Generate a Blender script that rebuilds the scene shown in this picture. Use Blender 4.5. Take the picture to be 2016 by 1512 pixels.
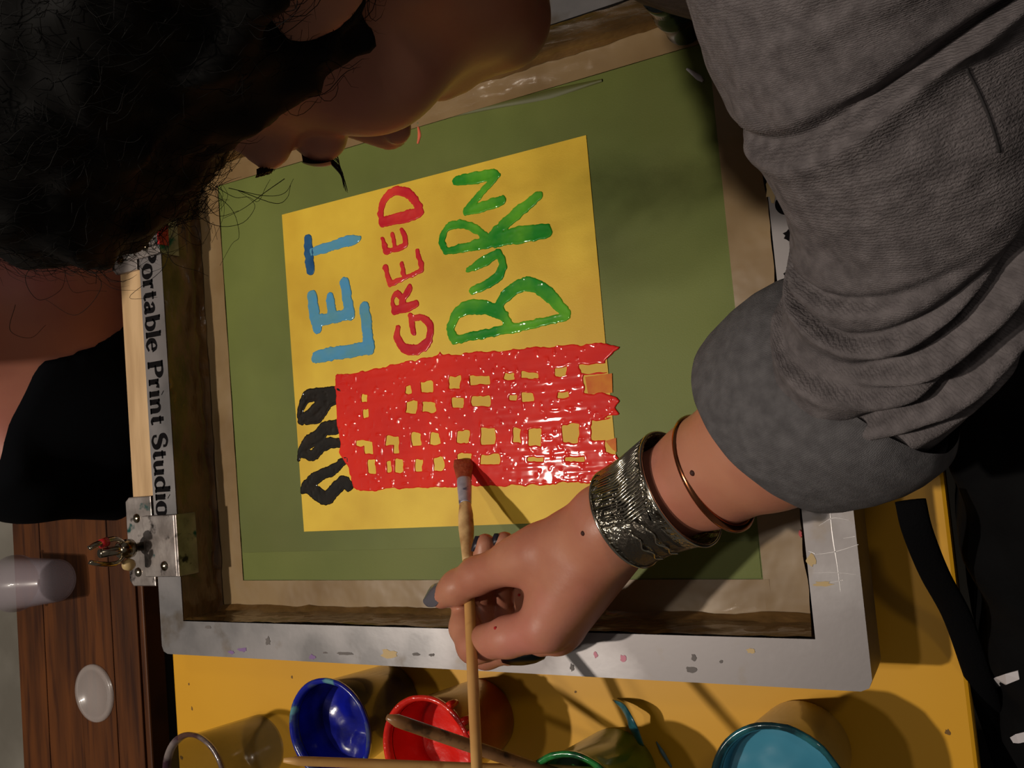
import bpy, bmesh, math, random
import numpy as np
from mathutils import Matrix, Vector

for o in list(bpy.data.objects):
    bpy.data.objects.remove(o, do_unlink=True)
SC = bpy.context.scene
COL = SC.collection
random.seed(7)
RNG = np.random.default_rng(11)

# ------------------------------------------------------------------ camera
CAMP = np.array([0.3846, -0.0797, 0.6326])
RB = np.array([[0.8749048, 0.1064501, 0.4724510],
               [-0.0856956, 0.9941786, -0.0653082],
               [-0.4766527, 0.0166515, 0.8789339]])
FPX = 1743.0
cd = bpy.data.cameras.new('camera')
cam = bpy.data.objects.new('camera', cd)
COL.objects.link(cam)
cd.sensor_width = 36.0
cd.lens = FPX / 2016.0 * 36.0
cd.clip_start = 0.01
m4 = Matrix([list(RB[i]) + [CAMP[i]] for i in range(3)] + [[0, 0, 0, 1]])
cam.matrix_world = m4
SC.camera = cam

# ------------------------------------------------------------------ light
w = bpy.data.worlds.new('world')
SC.world = w
w.use_nodes = True
w.node_tree.nodes['Background'].inputs[0].default_value = (1.0, 0.90, 0.80, 1)
w.node_tree.nodes['Background'].inputs[1].default_value = 0.06


def lamp(name, loc, power, color, r):
    l = bpy.data.lights.new(name, 'POINT')
    l.energy = power
    l.color = color
    l.shadow_soft_size = r
    o = bpy.data.objects.new(name, l)
    o.location = loc
    COL.objects.link(o)
    return o


lamp('ceiling_or_fill_lamp', (-0.98, -0.22, 2.25), 122, (1.0, 0.885, 0.76), 0.035)
lamp('ceiling_or_fill_lamp', (-0.42, -0.12, 2.35), 21, (1.0, 0.89, 0.77), 0.05)
lamp('ceiling_or_fill_lamp', (1.3, 0.9, 2.2), 12, (1.0, 0.89, 0.8), 0.1)  # added fill light, stands for no known ceiling fitting
SC.view_settings.view_transform = 'Standard'
SC.view_settings.look = 'None'
SC.view_settings.gamma = 1.0
SC.view_settings.use_curve_mapping = False
SC.view_settings.exposure = 0.05


# ------------------------------------------------------------------ helpers
def P(px, py, z):
    """point of the place at height z that the photograph shows at (px, py)"""
    d = RB @ np.array([(px - 1008.0) / FPX, -(py - 756.0) / FPX, -1.0])
    return CAMP + d * ((z - CAMP[2]) / d[2])


def mesh_obj(name, verts, faces, mat, parent=None, smooth=True, mats=None, fmat=None):
    me = bpy.data.meshes.new(name)
    me.from_pydata([tuple(map(float, v)) for v in verts], [], [tuple(int(i) for i in f) for f in faces])
    return finish(name, me, mat, parent, smooth, mats, fmat)


def finish(name, me, mat, parent=None, smooth=True, mats=None, fmat=None):
    if mats:
        for m in mats:
            me.materials.append(m)
    else:
        me.materials.append(mat)
    n = len(me.polygons)
    if n:
        me.polygons.foreach_set('use_smooth', np.full(n, bool(smooth)))
        if fmat is not None:
            me.polygons.foreach_set('material_index', np.asarray(fmat, dtype=np.int32))
    me.update()
    o = bpy.data.objects.new(name, me)
    COL.objects.link(o)
    if parent:
        o.parent = parent
        o.matrix_parent_inverse = parent.matrix_world.inverted()
    return o


def bm_obj(name, bm, mat, parent=None, smooth=False):
    bmesh.ops.recalc_face_normals(bm, faces=bm.faces)
    me = bpy.data.meshes.new(name)
    bm.to_mesh(me)
    bm.free()
    return finish(name, me, mat, parent, smooth)


def empty(name, loc):
    o = bpy.data.objects.new(name, None)
    o.empty_display_size = 0.02
    o.location = tuple(map(float, loc))
    COL.objects.link(o)
    bpy.context.view_layer.update()
    return o


def tag(o, label=None, cat=None, group=None, kind=None):
    if label: o['label'] = label
    if cat: o['category'] = cat
    if group: o['group'] = group
    if kind: o['kind'] = kind
    return o


def box_bm(x0, x1, y0, y1, z0, z1, bev=0.0, seg=2, bm=None):
    own = bm is None
    if own:
        bm = bmesh.new()
    r = bmesh.ops.create_cube(bm, size=1.0)
    vs = r['verts']
    for v in vs:
        v.co.x = x0 if v.co.x < 0 else x1
        v.co.y = y0 if v.co.y < 0 else y1
        v.co.z = z0 if v.co.z < 0 else z1
    if bev > 0:
        es = list({e for v in vs for e in v.link_edges})
        bmesh.ops.bevel(bm, geom=es, offset=bev, segments=seg, profile=0.5, affect='EDGES')
    return bm


def prism_bm(poly, z0, z1, bev=0.0, bm=None):
    if bm is None:
        bm = bmesh.new()
    a = [bm.verts.new((p[0], p[1], z0)) for p in poly]
    b = [bm.verts.new((p[0], p[1], z1)) for p in poly]
    n = len(poly)
    bm.faces.new(a[::-1])
    top = bm.faces.new(b)
    for i in range(n):
        bm.faces.new((a[i], a[(i + 1) % n], b[(i + 1) % n], b[i]))
    if bev > 0:
        bmesh.ops.bevel(bm, geom=list(top.edges), offset=bev, segments=2, profile=0.5, affect='EDGES')
    return bm


def frames(pts):
    pts = np.asarray(pts, float)
    t = np.gradient(pts, axis=0)
    t /= np.linalg.norm(t, axis=1)[:, None] + 1e-12
    n0 = np.cross(t[0], [0, 0, 1.0])
    if np.linalg.norm(n0) < 1e-3:
        n0 = np.cross(t[0], [0, 1.0, 0])
    n0 /= np.linalg.norm(n0)
    N = [n0]
    for i in range(1, len(pts)):
        n = N[-1] - t[i] * (N[-1] @ t[i])
        N.append(n / (np.linalg.norm(n) + 1e-12))
    N = np.array(N)
    B = np.cross(t, N)
    return t, N, B


def tube_data(pts, rad, sides=10, caps=True, flat=1.0):
    pts = np.asarray(pts, float)
    rad = np.broadcast_to(np.asarray(rad, float), (len(pts),))
    t, N, B = frames(pts)
    a = np.arange(sides) * 2 * math.pi / sides
    V = (pts[:, None, :] + rad[:, None, None] * (np.cos(a)[None, :, None] * N[:, None, :]
         + flat * np.sin(a)[None, :, None] * B[:, None, :])).reshape(-1, 3)
    Fs = []
    n = len(pts)
    for i in range(n - 1):
        for j in range(sides):
            k = (j + 1) % sides
            Fs.append((i * sides + j, i * sides + k, (i + 1) * sides + k, (i + 1) * sides + j))
    if caps:
        Fs.append(tuple(range(sides))[::-1])
        Fs.append(tuple((n - 1) * sides + j for j in range(sides)))
    return V, Fs


def tube(name, pts, rad, mat, parent=None, sides=12, caps=True, smooth=True, flat=1.0):
    V, Fs = tube_data(pts, rad, sides, caps, flat)
    return mesh_obj(name, V, Fs, mat, parent, smooth)


def merge(parts):
    V, Fs, off = [], [], 0
    for v, f in parts:
        V.append(np.asarray(v))
        Fs += [tuple(i + off for i in ff) for ff in f]
        off += len(v)
    return np.concatenate(V), Fs


def spline(ctrl, n):
    """Catmull-Rom through the control points"""
    c = np.asarray(ctrl, float)
    c = np.vstack([2 * c[0] - c[1], c, 2 * c[-1] - c[-2]])
    m = len(c) - 3
    out = []
    for s in np.linspace(0, m, n):
        i = min(int(s), m - 1)
        t = s - i
        p0, p1, p2, p3 = c[i:i + 4]
        out.append(0.5 * ((2 * p1) + (-p0 + p2) * t + (2 * p0 - 5 * p1 + 4 * p2 - p3) * t * t
                          + (-p0 + 3 * p1 - 3 * p2 + p3) * t ** 3))
    return np.array(out)


def lathe(profile, seg=48, center=(0, 0, 0)):
    V, Fs = [], []
    n = len(profile)
    for j in range(seg):
        a = 2 * math.pi * j / seg
        for r, z in profile:
            V.append((center[0] + r * math.cos(a), center[1] + r * math.sin(a), center[2] + z))
    for j in range(seg):
        k = (j + 1) % seg
        for i in range(n - 1):
            Fs.append((j * n + i, k * n + i, k * n + i + 1, j * n + i + 1))
    return np.array(V), Fs


# ---- implicit surfaces
def surfnet(vals, org, h):
    vals = vals.astype(np.float32)
    s = vals < 0
    nx, ny, nz = vals.shape
    cnt = np.zeros((nx - 1, ny - 1, nz - 1), np.int8)
    for i in (0, 1):
        for j in (0, 1):
            for k in (0, 1):
                cnt += s[i:nx - 1 + i, j:ny - 1 + j, k:nz - 1 + k]
    act = (cnt > 0) & (cnt < 8)
    idx = np.argwhere(act)
    ids = np.full(act.shape, -1, np.int64)
    ids[act] = np.arange(len(idx))
    acc = np.zeros((len(idx), 3))
    num = np.zeros(len(idx))
    for ax in range(3):
        for a in (0, 1):
            for b in (0, 1):
                o0 = [0, 0, 0]
                oth = [q for q in range(3) if q != ax]
                o0[oth[0]] = a
                o0[oth[1]] = b
                o1 = list(o0)
                o1[ax] = 1
                va = vals[idx[:, 0] + o0[0], idx[:, 1] + o0[1], idx[:, 2] + o0[2]]
                vb = vals[idx[:, 0] + o1[0], idx[:, 1] + o1[1], idx[:, 2] + o1[2]]
                mk = (va < 0) != (vb < 0)
                t = np.where(mk, va / np.where(mk, va - vb, 1), 0)
                p = np.tile(np.array(o0, float), (len(idx), 1))
                p[:, ax] = t
                acc[mk] += p[mk]
                num[mk] += 1
    V = (idx + acc / num[:, None]) * h + np.asarray(org)
    Fs = []
    for ax in range(3):
        sl0 = [slice(None)] * 3
        sl1 = [slice(None)] * 3
        sl0[ax] = slice(0, -1)
        sl1[ax] = slice(1, None)
        a, b = s[tuple(sl0)], s[tuple(sl1)]
        e = np.argwhere(a != b)
        u, v = (ax + 1) % 3, (ax + 2) % 3
        ok = (e[:, u] > 0) & (e[:, v] > 0) & (e[:, u] < act.shape[u]) & (e[:, v] < act.shape[v])
        e = e[ok]
        ins = a[e[:, 0], e[:, 1], e[:, 2]]
        q = []
        for du, dv in ((-1, -1), (0, -1), (0, 0), (-1, 0)):
            c = e.copy()
            c[:, u] += du
            c[:, v] += dv
            q.append(ids[c[:, 0], c[:, 1], c[:, 2]])
        q = np.stack(q, 1)
        q[~ins] = q[~ins][:, ::-1]
        Fs.append(q)
    return V, np.concatenate(Fs)


def grid(lo, hi, h):
    lo = np.asarray(lo, float)
    n = np.ceil((np.asarray(hi) - lo) / h).astype(int) + 1
    ax = [np.float32(lo[i]) + np.arange(n[i], dtype=np.float32) * np.float32(h) for i in range(3)]
    X, Y, Z = np.meshgrid(*ax, indexing='ij')
    return np.stack([X, Y, Z], -1), lo


def smin(a, b, k):
    hh = np.clip(0.5 + 0.5 * (b - a) / k, 0, 1)
    return b + (a - b) * hh - k * hh * (1 - hh)


def smax(a, b, k):
    return -smin(-a, -b, k)


def cap(p, a, b, r1, r2):
    a = np.asarray(a, np.float32)
    ba = np.asarray(b, np.float32) - a
    pa = p - a
    t = np.clip((pa @ ba) / max(float(ba @ ba), 1e-12), 0, 1)
    d = pa - t[..., None] * ba
    return np.sqrt((d * d).sum(-1)) - (r1 + (r2 - r1) * t)


def ell(p, c, r):
    q = (p - np.asarray(c, np.float32)) / np.asarray(r, np.float32)
    k = np.sqrt((q * q).sum(-1))
    return (k - 1) * min(r)


def chain(p, pts, k):
    d = None
    for (a, ra), (b, rb) in zip(pts[:-1], pts[1:]):
        c = cap(p, a, b, ra, rb)
        d = c if d is None else smin(d, c, k)
    return d


def vnoise(p, scale, seed=0):
    """smooth value noise, -1..1"""
    q = p * scale
    i = np.floor(q).astype(np.int64)
    f = (q - i).astype(np.float32)
    f = f * f * (3 - 2 * f)

    def hsh(a):
        n = (a[..., 0] * 374761393 + a[..., 1] * 668265263 + a[..., 2] * 2147483647 + seed * 974711) & 0x7fffffff
        n = ((n ^ (n >> 13)) * 1274126177) & 0x7fffffff
        return ((n & 0xffff) / 32768.0 - 1.0).astype(np.float32)
    r = 0
    for dx in (0, 1):
        for dy in (0, 1):
            for dz in (0, 1):
                wt = (f[..., 0] if dx else 1 - f[..., 0]) * (f[..., 1] if dy else 1 - f[..., 1]) * (f[..., 2] if dz else 1 - f[..., 2])
                r = r + wt * hsh(i + np.array([dx, dy, dz]))
    return r


# ------------------------------------------------------------------ materials
def srgb(r, g, b):
    f = lambda c: (c / 255 / 12.92) if c <= 10 else ((c / 255 + 0.055) / 1.055) ** 2.4
    return (f(r), f(g), f(b), 1)


def mat(name, col, rough=0.5, metal=0.0, col2=None, nscale=20, ndetail=4, lo=0.35, hi=0.65, bump=0.0, bscale=60,
        stretch=(1, 1, 1), coat=0.0, trans=0.0, alpha=1.0, ior=1.45, sss=0.0, spec=0.5, rough2=None, bdetail=4, bdist=0.002):
    m = bpy.data.materials.new(name)
    m.use_nodes = True
    nt = m.node_tree
    b = nt.nodes['Principled BSDF']
    b.inputs['Base Color'].default_value = col
    b.inputs['Roughness'].default_value = rough
    b.inputs['Metallic'].default_value = metal
    b.inputs['Coat Weight'].default_value = coat
    b.inputs['Coat Roughness'].default_value = 0.05
    b.inputs['Transmission Weight'].default_value = trans
    b.inputs['Alpha'].default_value = alpha
    b.inputs['IOR'].default_value = ior
    b.inputs['Specular IOR Level'].default_value = spec
    if sss:
        b.inputs['Subsurface Weight'].default_value = sss
        b.inputs['Subsurface Radius'].default_value = (0.006, 0.002, 0.001)
        b.inputs['Subsurface Scale'].default_value = 1.0
    tc = nt.nodes.new('ShaderNodeTexCoord')
    mp = nt.nodes.new('ShaderNodeMapping')
    mp.inputs['Scale'].default_value = stretch
    nt.links.new(tc.outputs['Object'], mp.inputs['Vector'])
    if col2 is not None or rough2 is not None:
        n = nt.nodes.new('ShaderNodeTexNoise')
        n.inputs['Scale'].default_value = nscale
        n.inputs['Detail'].default_value = ndetail
        nt.links.new(mp.outputs[0], n.inputs['Vector'])
        rp = nt.nodes.new('ShaderNodeValToRGB')
        rp.color_ramp.elements[0].position = lo
        rp.color_ramp.elements[1].position = hi
        rp.color_ramp.elements[0].color = col
        rp.color_ramp.elements[1].color = col2 if col2 is not None else col
        nt.links.new(n.outputs['Fac'], rp.inputs['Fac'])
        if col2 is not None:
            nt.links.new(rp.outputs['Color'], b.inputs['Base Color'])
        if rough2 is not None:
            mr = nt.nodes.new('ShaderNodeMapRange')
            mr.inputs['From Min'].default_value = lo
            mr.inputs['From Max'].default_value = hi
            mr.inputs['To Min'].default_value = rough
            mr.inputs['To Max'].default_value = rough2
            nt.links.new(n.outputs['Fac'], mr.inputs['Value'])
            nt.links.new(mr.outputs[0], b.inputs['Roughness'])
    if bump:
        n2 = nt.nodes.new('ShaderNodeTexNoise')
        n2.inputs['Scale'].default_value = bscale
        n2.inputs['Detail'].default_value = bdetail
        nt.links.new(mp.outputs[0], n2.inputs['Vector'])
        bp = nt.nodes.new('ShaderNodeBump')
        bp.inputs['Strength'].default_value = bump
        bp.inputs['Distance'].default_value = bdist
        nt.links.new(n2.outputs['Fac'], bp.inputs['Height'])
        nt.links.new(bp.outputs[0], b.inputs['Normal'])
    return m


def add_streaks(m, col, scale, stretch, lo, hi):
    """mix a second noise pattern of another colour over a material"""
    nt = m.node_tree
    b = nt.nodes['Principled BSDF']
    src = b.inputs['Base Color'].links[0].from_socket if b.inputs['Base Color'].links else None
    tc = nt.nodes.new('ShaderNodeTexCoord')
    mp = nt.nodes.new('ShaderNodeMapping')
    mp.inputs['Scale'].default_value = stretch
    mp.inputs['Location'].default_value = (3.1, 1.7, 0.4)
    n = nt.nodes.new('ShaderNodeTexNoise')
    n.inputs['Scale'].default_value = scale
    n.inputs['Detail'].default_value = 5
    rp = nt.nodes.new('ShaderNodeMapRange')
    rp.inputs['From Min'].default_value = lo
    rp.inputs['From Max'].default_value = hi
    mx = nt.nodes.new('ShaderNodeMix')
    mx.data_type = 'RGBA'
    nt.links.new(tc.outputs['Object'], mp.inputs[0])
    nt.links.new(mp.outputs[0], n.inputs['Vector'])
    nt.links.new(n.outputs['Fac'], rp.inputs['Value'])
    nt.links.new(rp.outputs[0], mx.inputs[0])
    if src:
        nt.links.new(src, mx.inputs[6])
    else:
        mx.inputs[6].default_value = b.inputs['Base Color'].default_value
    mx.inputs[7].default_value = col
    nt.links.new(mx.outputs[2], b.inputs['Base Color'])
    return m


M = {}
M['table'] = mat('yellow_laminate', srgb(214, 158, 28), 0.42, col2=srgb(206, 150, 24), nscale=6, bump=0.02, bscale=40)
M['dark_side'] = mat('table_side', srgb(22, 18, 15), 0.6)
M['floor'] = mat('grey_floor', srgb(150, 145, 135), 0.6, col2=srgb(125, 120, 110), nscale=5)
M['plank'] = add_streaks(mat('bench_wood', srgb(94, 52, 20), 0.5, spec=.25, col2=srgb(58, 30, 12), nscale=7, stretch=(6, 0.7, 1), lo=0.35, hi=0.7, bump=0.1, bscale=40), srgb(40, 17, 8), 16, (7, .5, 1), .5, .75)
M['alu'] = add_streaks(mat('worn_aluminium', srgb(148, 146, 147), 0.28, 0.88, col2=srgb(124, 120, 120), nscale=6, ndetail=6, lo=.42, hi=.58, rough2=0.5, bump=0.012, bscale=300, stretch=(1, 1, 1)), srgb(120, 112, 104), 28, (1, 1, 1), .6, .72)
M['alu_side'] = mat('aluminium_side', srgb(150, 146, 142), 0.45, 0.8, col2=srgb(110, 104, 98), nscale=20)
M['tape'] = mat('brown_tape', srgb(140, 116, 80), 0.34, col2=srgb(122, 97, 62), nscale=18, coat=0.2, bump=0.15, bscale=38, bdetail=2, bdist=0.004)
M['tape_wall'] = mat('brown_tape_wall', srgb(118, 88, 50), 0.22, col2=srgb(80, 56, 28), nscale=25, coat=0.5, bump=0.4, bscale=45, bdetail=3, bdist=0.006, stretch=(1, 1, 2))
M['emul'] = add_streaks(mat('green_emulsion', srgb(97, 103, 49), 0.5, spec=.25, col2=srgb(88, 100, 42), nscale=7, bump=0.04, bscale=900, lo=.3, hi=.7), srgb(112, 122, 58), 4, (1, 1, 1), .5, .7)
M['emul2'] = mat('green_emulsion_thin', srgb(106, 114, 52), 0.5, spec=.25, col2=srgb(96, 106, 44), nscale=10, bump=0.04, bscale=900)
M['open'] = mat('yellow_open_mesh', srgb(238, 202, 62), 0.5, spec=.3, col2=srgb(214, 172, 44), nscale=12, bump=0.05, bscale=900)
M['scrape'] = mat('scraped_emulsion', srgb(84, 86, 38), 0.55)


def paint(name, c1, c2, scale=40, lo=.35, hi=.7, bump=0.5):
    return mat(name, c1, 0.5, col2=c2, nscale=scale, coat=0.75, spec=.12, bump=bump * .16, bscale=110, bdetail=2, bdist=0.001, lo=lo, hi=hi)


M['p_red'] = paint('wet_red_paint', srgb(238, 46, 28), srgb(216, 30, 26), 22)
M['p_crimson'] = paint('wet_crimson_paint', srgb(200, 24, 44), srgb(226, 60, 50), 40)
M['p_green'] = paint('wet_green_paint', srgb(26, 138, 34), srgb(96, 176, 36), 30, .4, .66)
M['p_blue'] = paint('wet_blue_paint', srgb(82, 158, 206), srgb(96, 158, 174), 40, bump=.25)
M['p_darkblue'] = paint('wet_dark_blue_paint', srgb(28, 78, 128), srgb(50, 104, 150), 60, bump=.25)
M['p_black'] = paint('wet_black_paint', srgb(16, 13, 10), srgb(34, 26, 18), 60)
M['ink'] = mat('black_lettering', srgb(14, 12, 14), 0.85, spec=.1)
M['board'] = add_streaks(mat('pale_hinge_wood', srgb(206, 172, 128), 0.55, col2=srgb(180, 146, 104), nscale=10, stretch=(8, 1, 1)), srgb(120, 90, 62), 9, (4, 1, 1), .62, .75)
M['clamp'] = add_streaks(add_streaks(mat('stained_steel', srgb(176, 168, 164), 0.34, 0.7, col2=srgb(128, 120, 116), nscale=40, bump=.1, bscale=150), srgb(30, 84, 82), 45, (1, 1, 1), .62, .68), srgb(40, 34, 32), 60, (1, 1, 1), .58, .66)
M['bolt'] = add_streaks(mat('bolt_steel', srgb(170, 160, 140), 0.18, 1.0), srgb(90, 66, 24), 80, (1, 1, 1), .5, .6)
M['redstain'] = mat('red_paint_stain', srgb(170, 30, 34), 0.3)
M['stain_tan'] = mat('tan_tape_scrap', srgb(186, 160, 110), 0.5)
M['stain_purple'] = mat('purple_stain', srgb(120, 90, 140), 0.5)
M['stain_pink'] = mat('pink_stain', srgb(196, 120, 140), 0.5)
M['stain_grey'] = mat('grey_stain', srgb(96, 90, 88), 0.6)
M['skin'] = add_streaks(mat('skin', srgb(182, 124, 98), 0.42, col2=srgb(170, 108, 86), nscale=28, sss=0.12, bump=0.12, bscale=420, bdist=0.0008), srgb(190, 120, 106), 16, (1, 1, 1), .5, .75)
M['skin_b'] = add_streaks(mat('skin_other', srgb(172, 112, 92), 0.5, col2=srgb(158, 98, 84), nscale=14, sss=0.12), srgb(172, 98, 92), 9, (1, 1, 1), .5, .75)
M['lid'] = mat('plum_eyeshadow', srgb(84, 58, 74), 0.35)
M['lip'] = mat('plum_lip', srgb(120, 62, 66), 0.35)
M['hair'] = mat('black_hair', srgb(12, 11, 10), 0.7, spec=0.15)
M['lash'] = mat('black_lashes', srgb(8, 8, 8), 0.4)
M['nail'] = mat('silver_nail_varnish', srgb(128, 124, 134), 0.22, 0.6, coat=0.5)
M['dark_nail'] = mat('dark_nail_varnish', srgb(40, 36, 46), 0.25, 0.3, coat=0.5)
M['mole'] = mat('mole', srgb(60, 30, 22), 0.6)
M['copper'] = mat('copper', srgb(190, 122, 84), 0.2, 1.0, col2=srgb(150, 88, 60), nscale=60)
M['black_gem'] = mat('black_stone', srgb(8, 10, 10), 0.4, spec=.2)
M['brush_wood'] = add_streaks(mat('brush_wood', srgb(204, 160, 98), 0.45, col2=srgb(190, 140, 80), nscale=30, stretch=(1, 1, 1)), srgb(160, 108, 56), 70, (1, 1, 1), .6, .75)
M['brush_worn'] = add_streaks(mat('brush_worn', srgb(222, 186, 130), 0.5, col2=srgb(150, 104, 62), nscale=60), srgb(110, 66, 40), 90, (1, 1, 1), .58, .7)
M['old_wood'] = add_streaks(mat('old_brush_wood', srgb(150, 108, 70), 0.3, col2=srgb(112, 76, 44), nscale=30), srgb(64, 44, 28), 60, (1, 1, 1), .55, .65)
M['ferrule'] = add_streaks(mat('ferrule', srgb(206, 200, 208), 0.4, 0.3, col2=srgb(160, 154, 166), nscale=90), srgb(96, 96, 120), 120, (1, 1, 1), .6, .68)
M['bristle'] = mat('red_wet_bristles', srgb(170, 84, 56), 0.35, col2=srgb(140, 60, 40), nscale=120, bump=.5, bscale=300)
M['cuffmetal'] = None
M['apron'] = mat('black_apron', srgb(9, 9, 10), 0.9, spec=.1, col2=srgb(13, 13, 14), nscale=40, bump=.2, bscale=500)
M['strap'] = mat('black_webbing', srgb(5, 5, 7), 0.9, spec=.1, bump=.3, bscale=700)
M['navy'] = mat('navy_top', srgb(5, 6, 9), 0.95, spec=.08)
M['white'] = mat('white_print', srgb(190, 186, 190), 0.6)
M['plastic'] = mat('milky_plastic', srgb(208, 206, 198), 0.22, alpha=0.42, coat=.3)
M['clear'] = mat('clear_plastic', srgb(92, 84, 58), 0.15, alpha=0.45, coat=.5)
M['clear_rim'] = add_streaks(mat('grimy_clear_rim', srgb(140, 128, 126), 0.2, alpha=0.75, coat=.6), srgb(64, 40, 52), 40, (1, 1, 1), .45, .6)
M['jar'] = add_streaks(add_streaks(mat('dark_jar', srgb(22, 18, 16), 0.2, coat=.6), srgb(20, 50, 52), 26, (1, 1, 1), .55, .65), srgb(54, 16, 18), 20, (1, 1, 1), .58, .66)


def knit(name, c1, c2):
    m = mat(name, c1, 0.92, col2=c2, nscale=160, lo=.3, hi=.7, spec=.2)
    nt = m.node_tree
    b = nt.nodes['Principled BSDF']
    uv = nt.nodes.new('ShaderNodeUVMap')
    wv = nt.nodes.new('ShaderNodeTexWave')
    wv.inputs['Scale'].default_value = 75
    wv.inputs['Distortion'].default_value = 6
    wv.inputs['Detail'].default_value = 2
    wv.inputs['Detail Scale'].default_value = 3
    wv.bands_direction = 'Y'
    n = nt.nodes.new('ShaderNodeTexNoise')
    n.inputs['Scale'].default_value = 700
    tc = nt.nodes.new('ShaderNodeTexCoord')
    ad = nt.nodes.new('ShaderNodeMath')
    ad.operation = 'ADD'
    bp = nt.nodes.new('ShaderNodeBump')
    bp.inputs['Strength'].default_value = 0.38
    bp.inputs['Distance'].default_value = 0.0009
    nt.links.new(uv.outputs[0], wv.inputs['Vector'])
    nt.links.new(tc.outputs['Object'], n.inputs['Vector'])
    nt.links.new(wv.outputs['Fac'], ad.inputs[0])
    nt.links.new(n.outputs['Fac'], ad.inputs[1])
    nt.links.new(ad.outputs[0], bp.inputs['Height'])
    nt.links.new(bp.outputs[0], b.inputs['Normal'])
    return m


M['knit'] = knit('grey_knit', srgb(106, 100, 101), srgb(80, 75, 76))
M['knit2'] = knit('grey_knit_cuff', srgb(96, 94, 96), srgb(78, 76, 78))

# ================================================================== STRUCTURE
ZM, ZT = 0.025, 0.0684
# floor and table
tag(bm_obj('floor', box_bm(-3, 3, -3, 3, -0.80, -0.76), M['floor']), 'pale grey floor beyond the wooden bench', 'floor', kind='structure')
tb = empty('table', (0, 0, -0.76))
tag(tb, 'table with a bright yellow laminate top under the printing screen', 'table')
bm_obj('table_top', box_bm(-0.375, 0.353, -0.62, 0.36, -0.022, 0.0, 0.003), M['table'], tb)
bm_obj('apron_board', box_bm(-0.374, 0.345, -0.60, 0.34, -0.14, -0.0225), M['dark_side'], tb)
for lx in (-0.33, 0.31):
    for ly in (-0.56, 0.30):
        bm_obj('leg', box_bm(lx - .03, lx + .03, ly - .03, ly + .03, -0.76, -0.14, .003), M['dark_side'], tb)

# wooden bench with planks
bn = empty('bench', (-0.67, -0.2, -0.76))
tag(bn, 'dark brown wooden plank bench behind the yellow table', 'bench')
xe = [-0.792, -0.735, -0.665, -0.60, -0.553]
for i in range(4):
    pl = bm_obj('plank', box_bm(xe[i] + .0005, xe[i + 1] - .0005, -1.1 + .01 * i, 0.7, -0.125, -0.1 - .0006 * (i % 2), .0006, 1), M['plank'], bn)
bm_obj('edge_strip', box_bm(-0.5518, -0.542, -1.1, 0.7, -0.13, -0.102, .002), M['plank'], bn)
bm_obj('gap_shade_board', box_bm(-0.560, -0.548, -1.1, 0.7, -0.60, -0.131), M['dark_side'], bn)  # added dark board, hides the lit floor so the gap stays black
bm_obj('gap_shade_sheet', box_bm(-0.541, -0.3765, -1.1, 0.7, -0.34, -0.32), M['dark_side'], bn)  # added dark sheet standing in for the shade between bench and table
for ly in (-1.0, 0.6):
    bm_obj('leg', box_bm(-0.78, -0.56, ly - .03, ly + .03, -0.76, -0.126), M['dark_side'], bn)

# ================================================================== PRINTING SCREEN
scr = empty('printing_screen', (0, 0, 0.0))
tag(scr, 'aluminium silkscreen frame with green mesh and a painted burning red building', 'printing screen')
XI0, XI1, YI0, YI1, B = -0.275, 0.275, -0.2148, 0.2142, 0.030
XO0, XO1, YO0, YO1 = XI0 - B, XI1 + B, YI0 - B, YI1 + B
ZB = 0.021


def bar(poly):
    bm = prism_bm(poly, ZB, ZT, 0.0)
    return bm_obj('frame_bar', bm, M['alu'], scr)


def rc(cx, cy, ex, ey, r=.006):
    return [(cx, cy - ey * 0 + ey * r * -1), (cx, cy)]


r = .007
bl = bar([(XO0, YO0 + r), (XO0 + r * .3, YO0 + r * .3), (XI0, YI0), (XI0, YI1), (XO0 + r * .3, YO1 - r * .3), (XO0, YO1 - r)])
bb = bar([(XO0 + r * .3, YO0 + r * .3), (XO0 + r, YO0), (XO1 - r, YO0), (XO1 - r * .3, YO0 + r * .3), (XI1, YI0), (XI0, YI0)])
br_ = bar([(XO1 - r * .3, YO0 + r * .3), (XO1, YO0 + r), (XO1, YO1 - r), (XO1 - r * .3, YO1 - r * .3), (XI1, YI1), (XI1, YI0)])
bt = bar([(XO0 + r, YO1), (XO0 + r * .3, YO1 - r * .3), (XI0, YI1), (XI1, YI1), (XO1 - r * .3, YO1 - r * .3), (XO1 - r, YO1)])
for o_, l_ in ((bl, 'aluminium bar printed with black serif lettering'), (br_, 'scratched aluminium bar beside the sleeve'),
               (bb, 'aluminium bar with paint specks along its length'), (bt, 'aluminium bar below the face')):
    o_['label'] = l_


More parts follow.
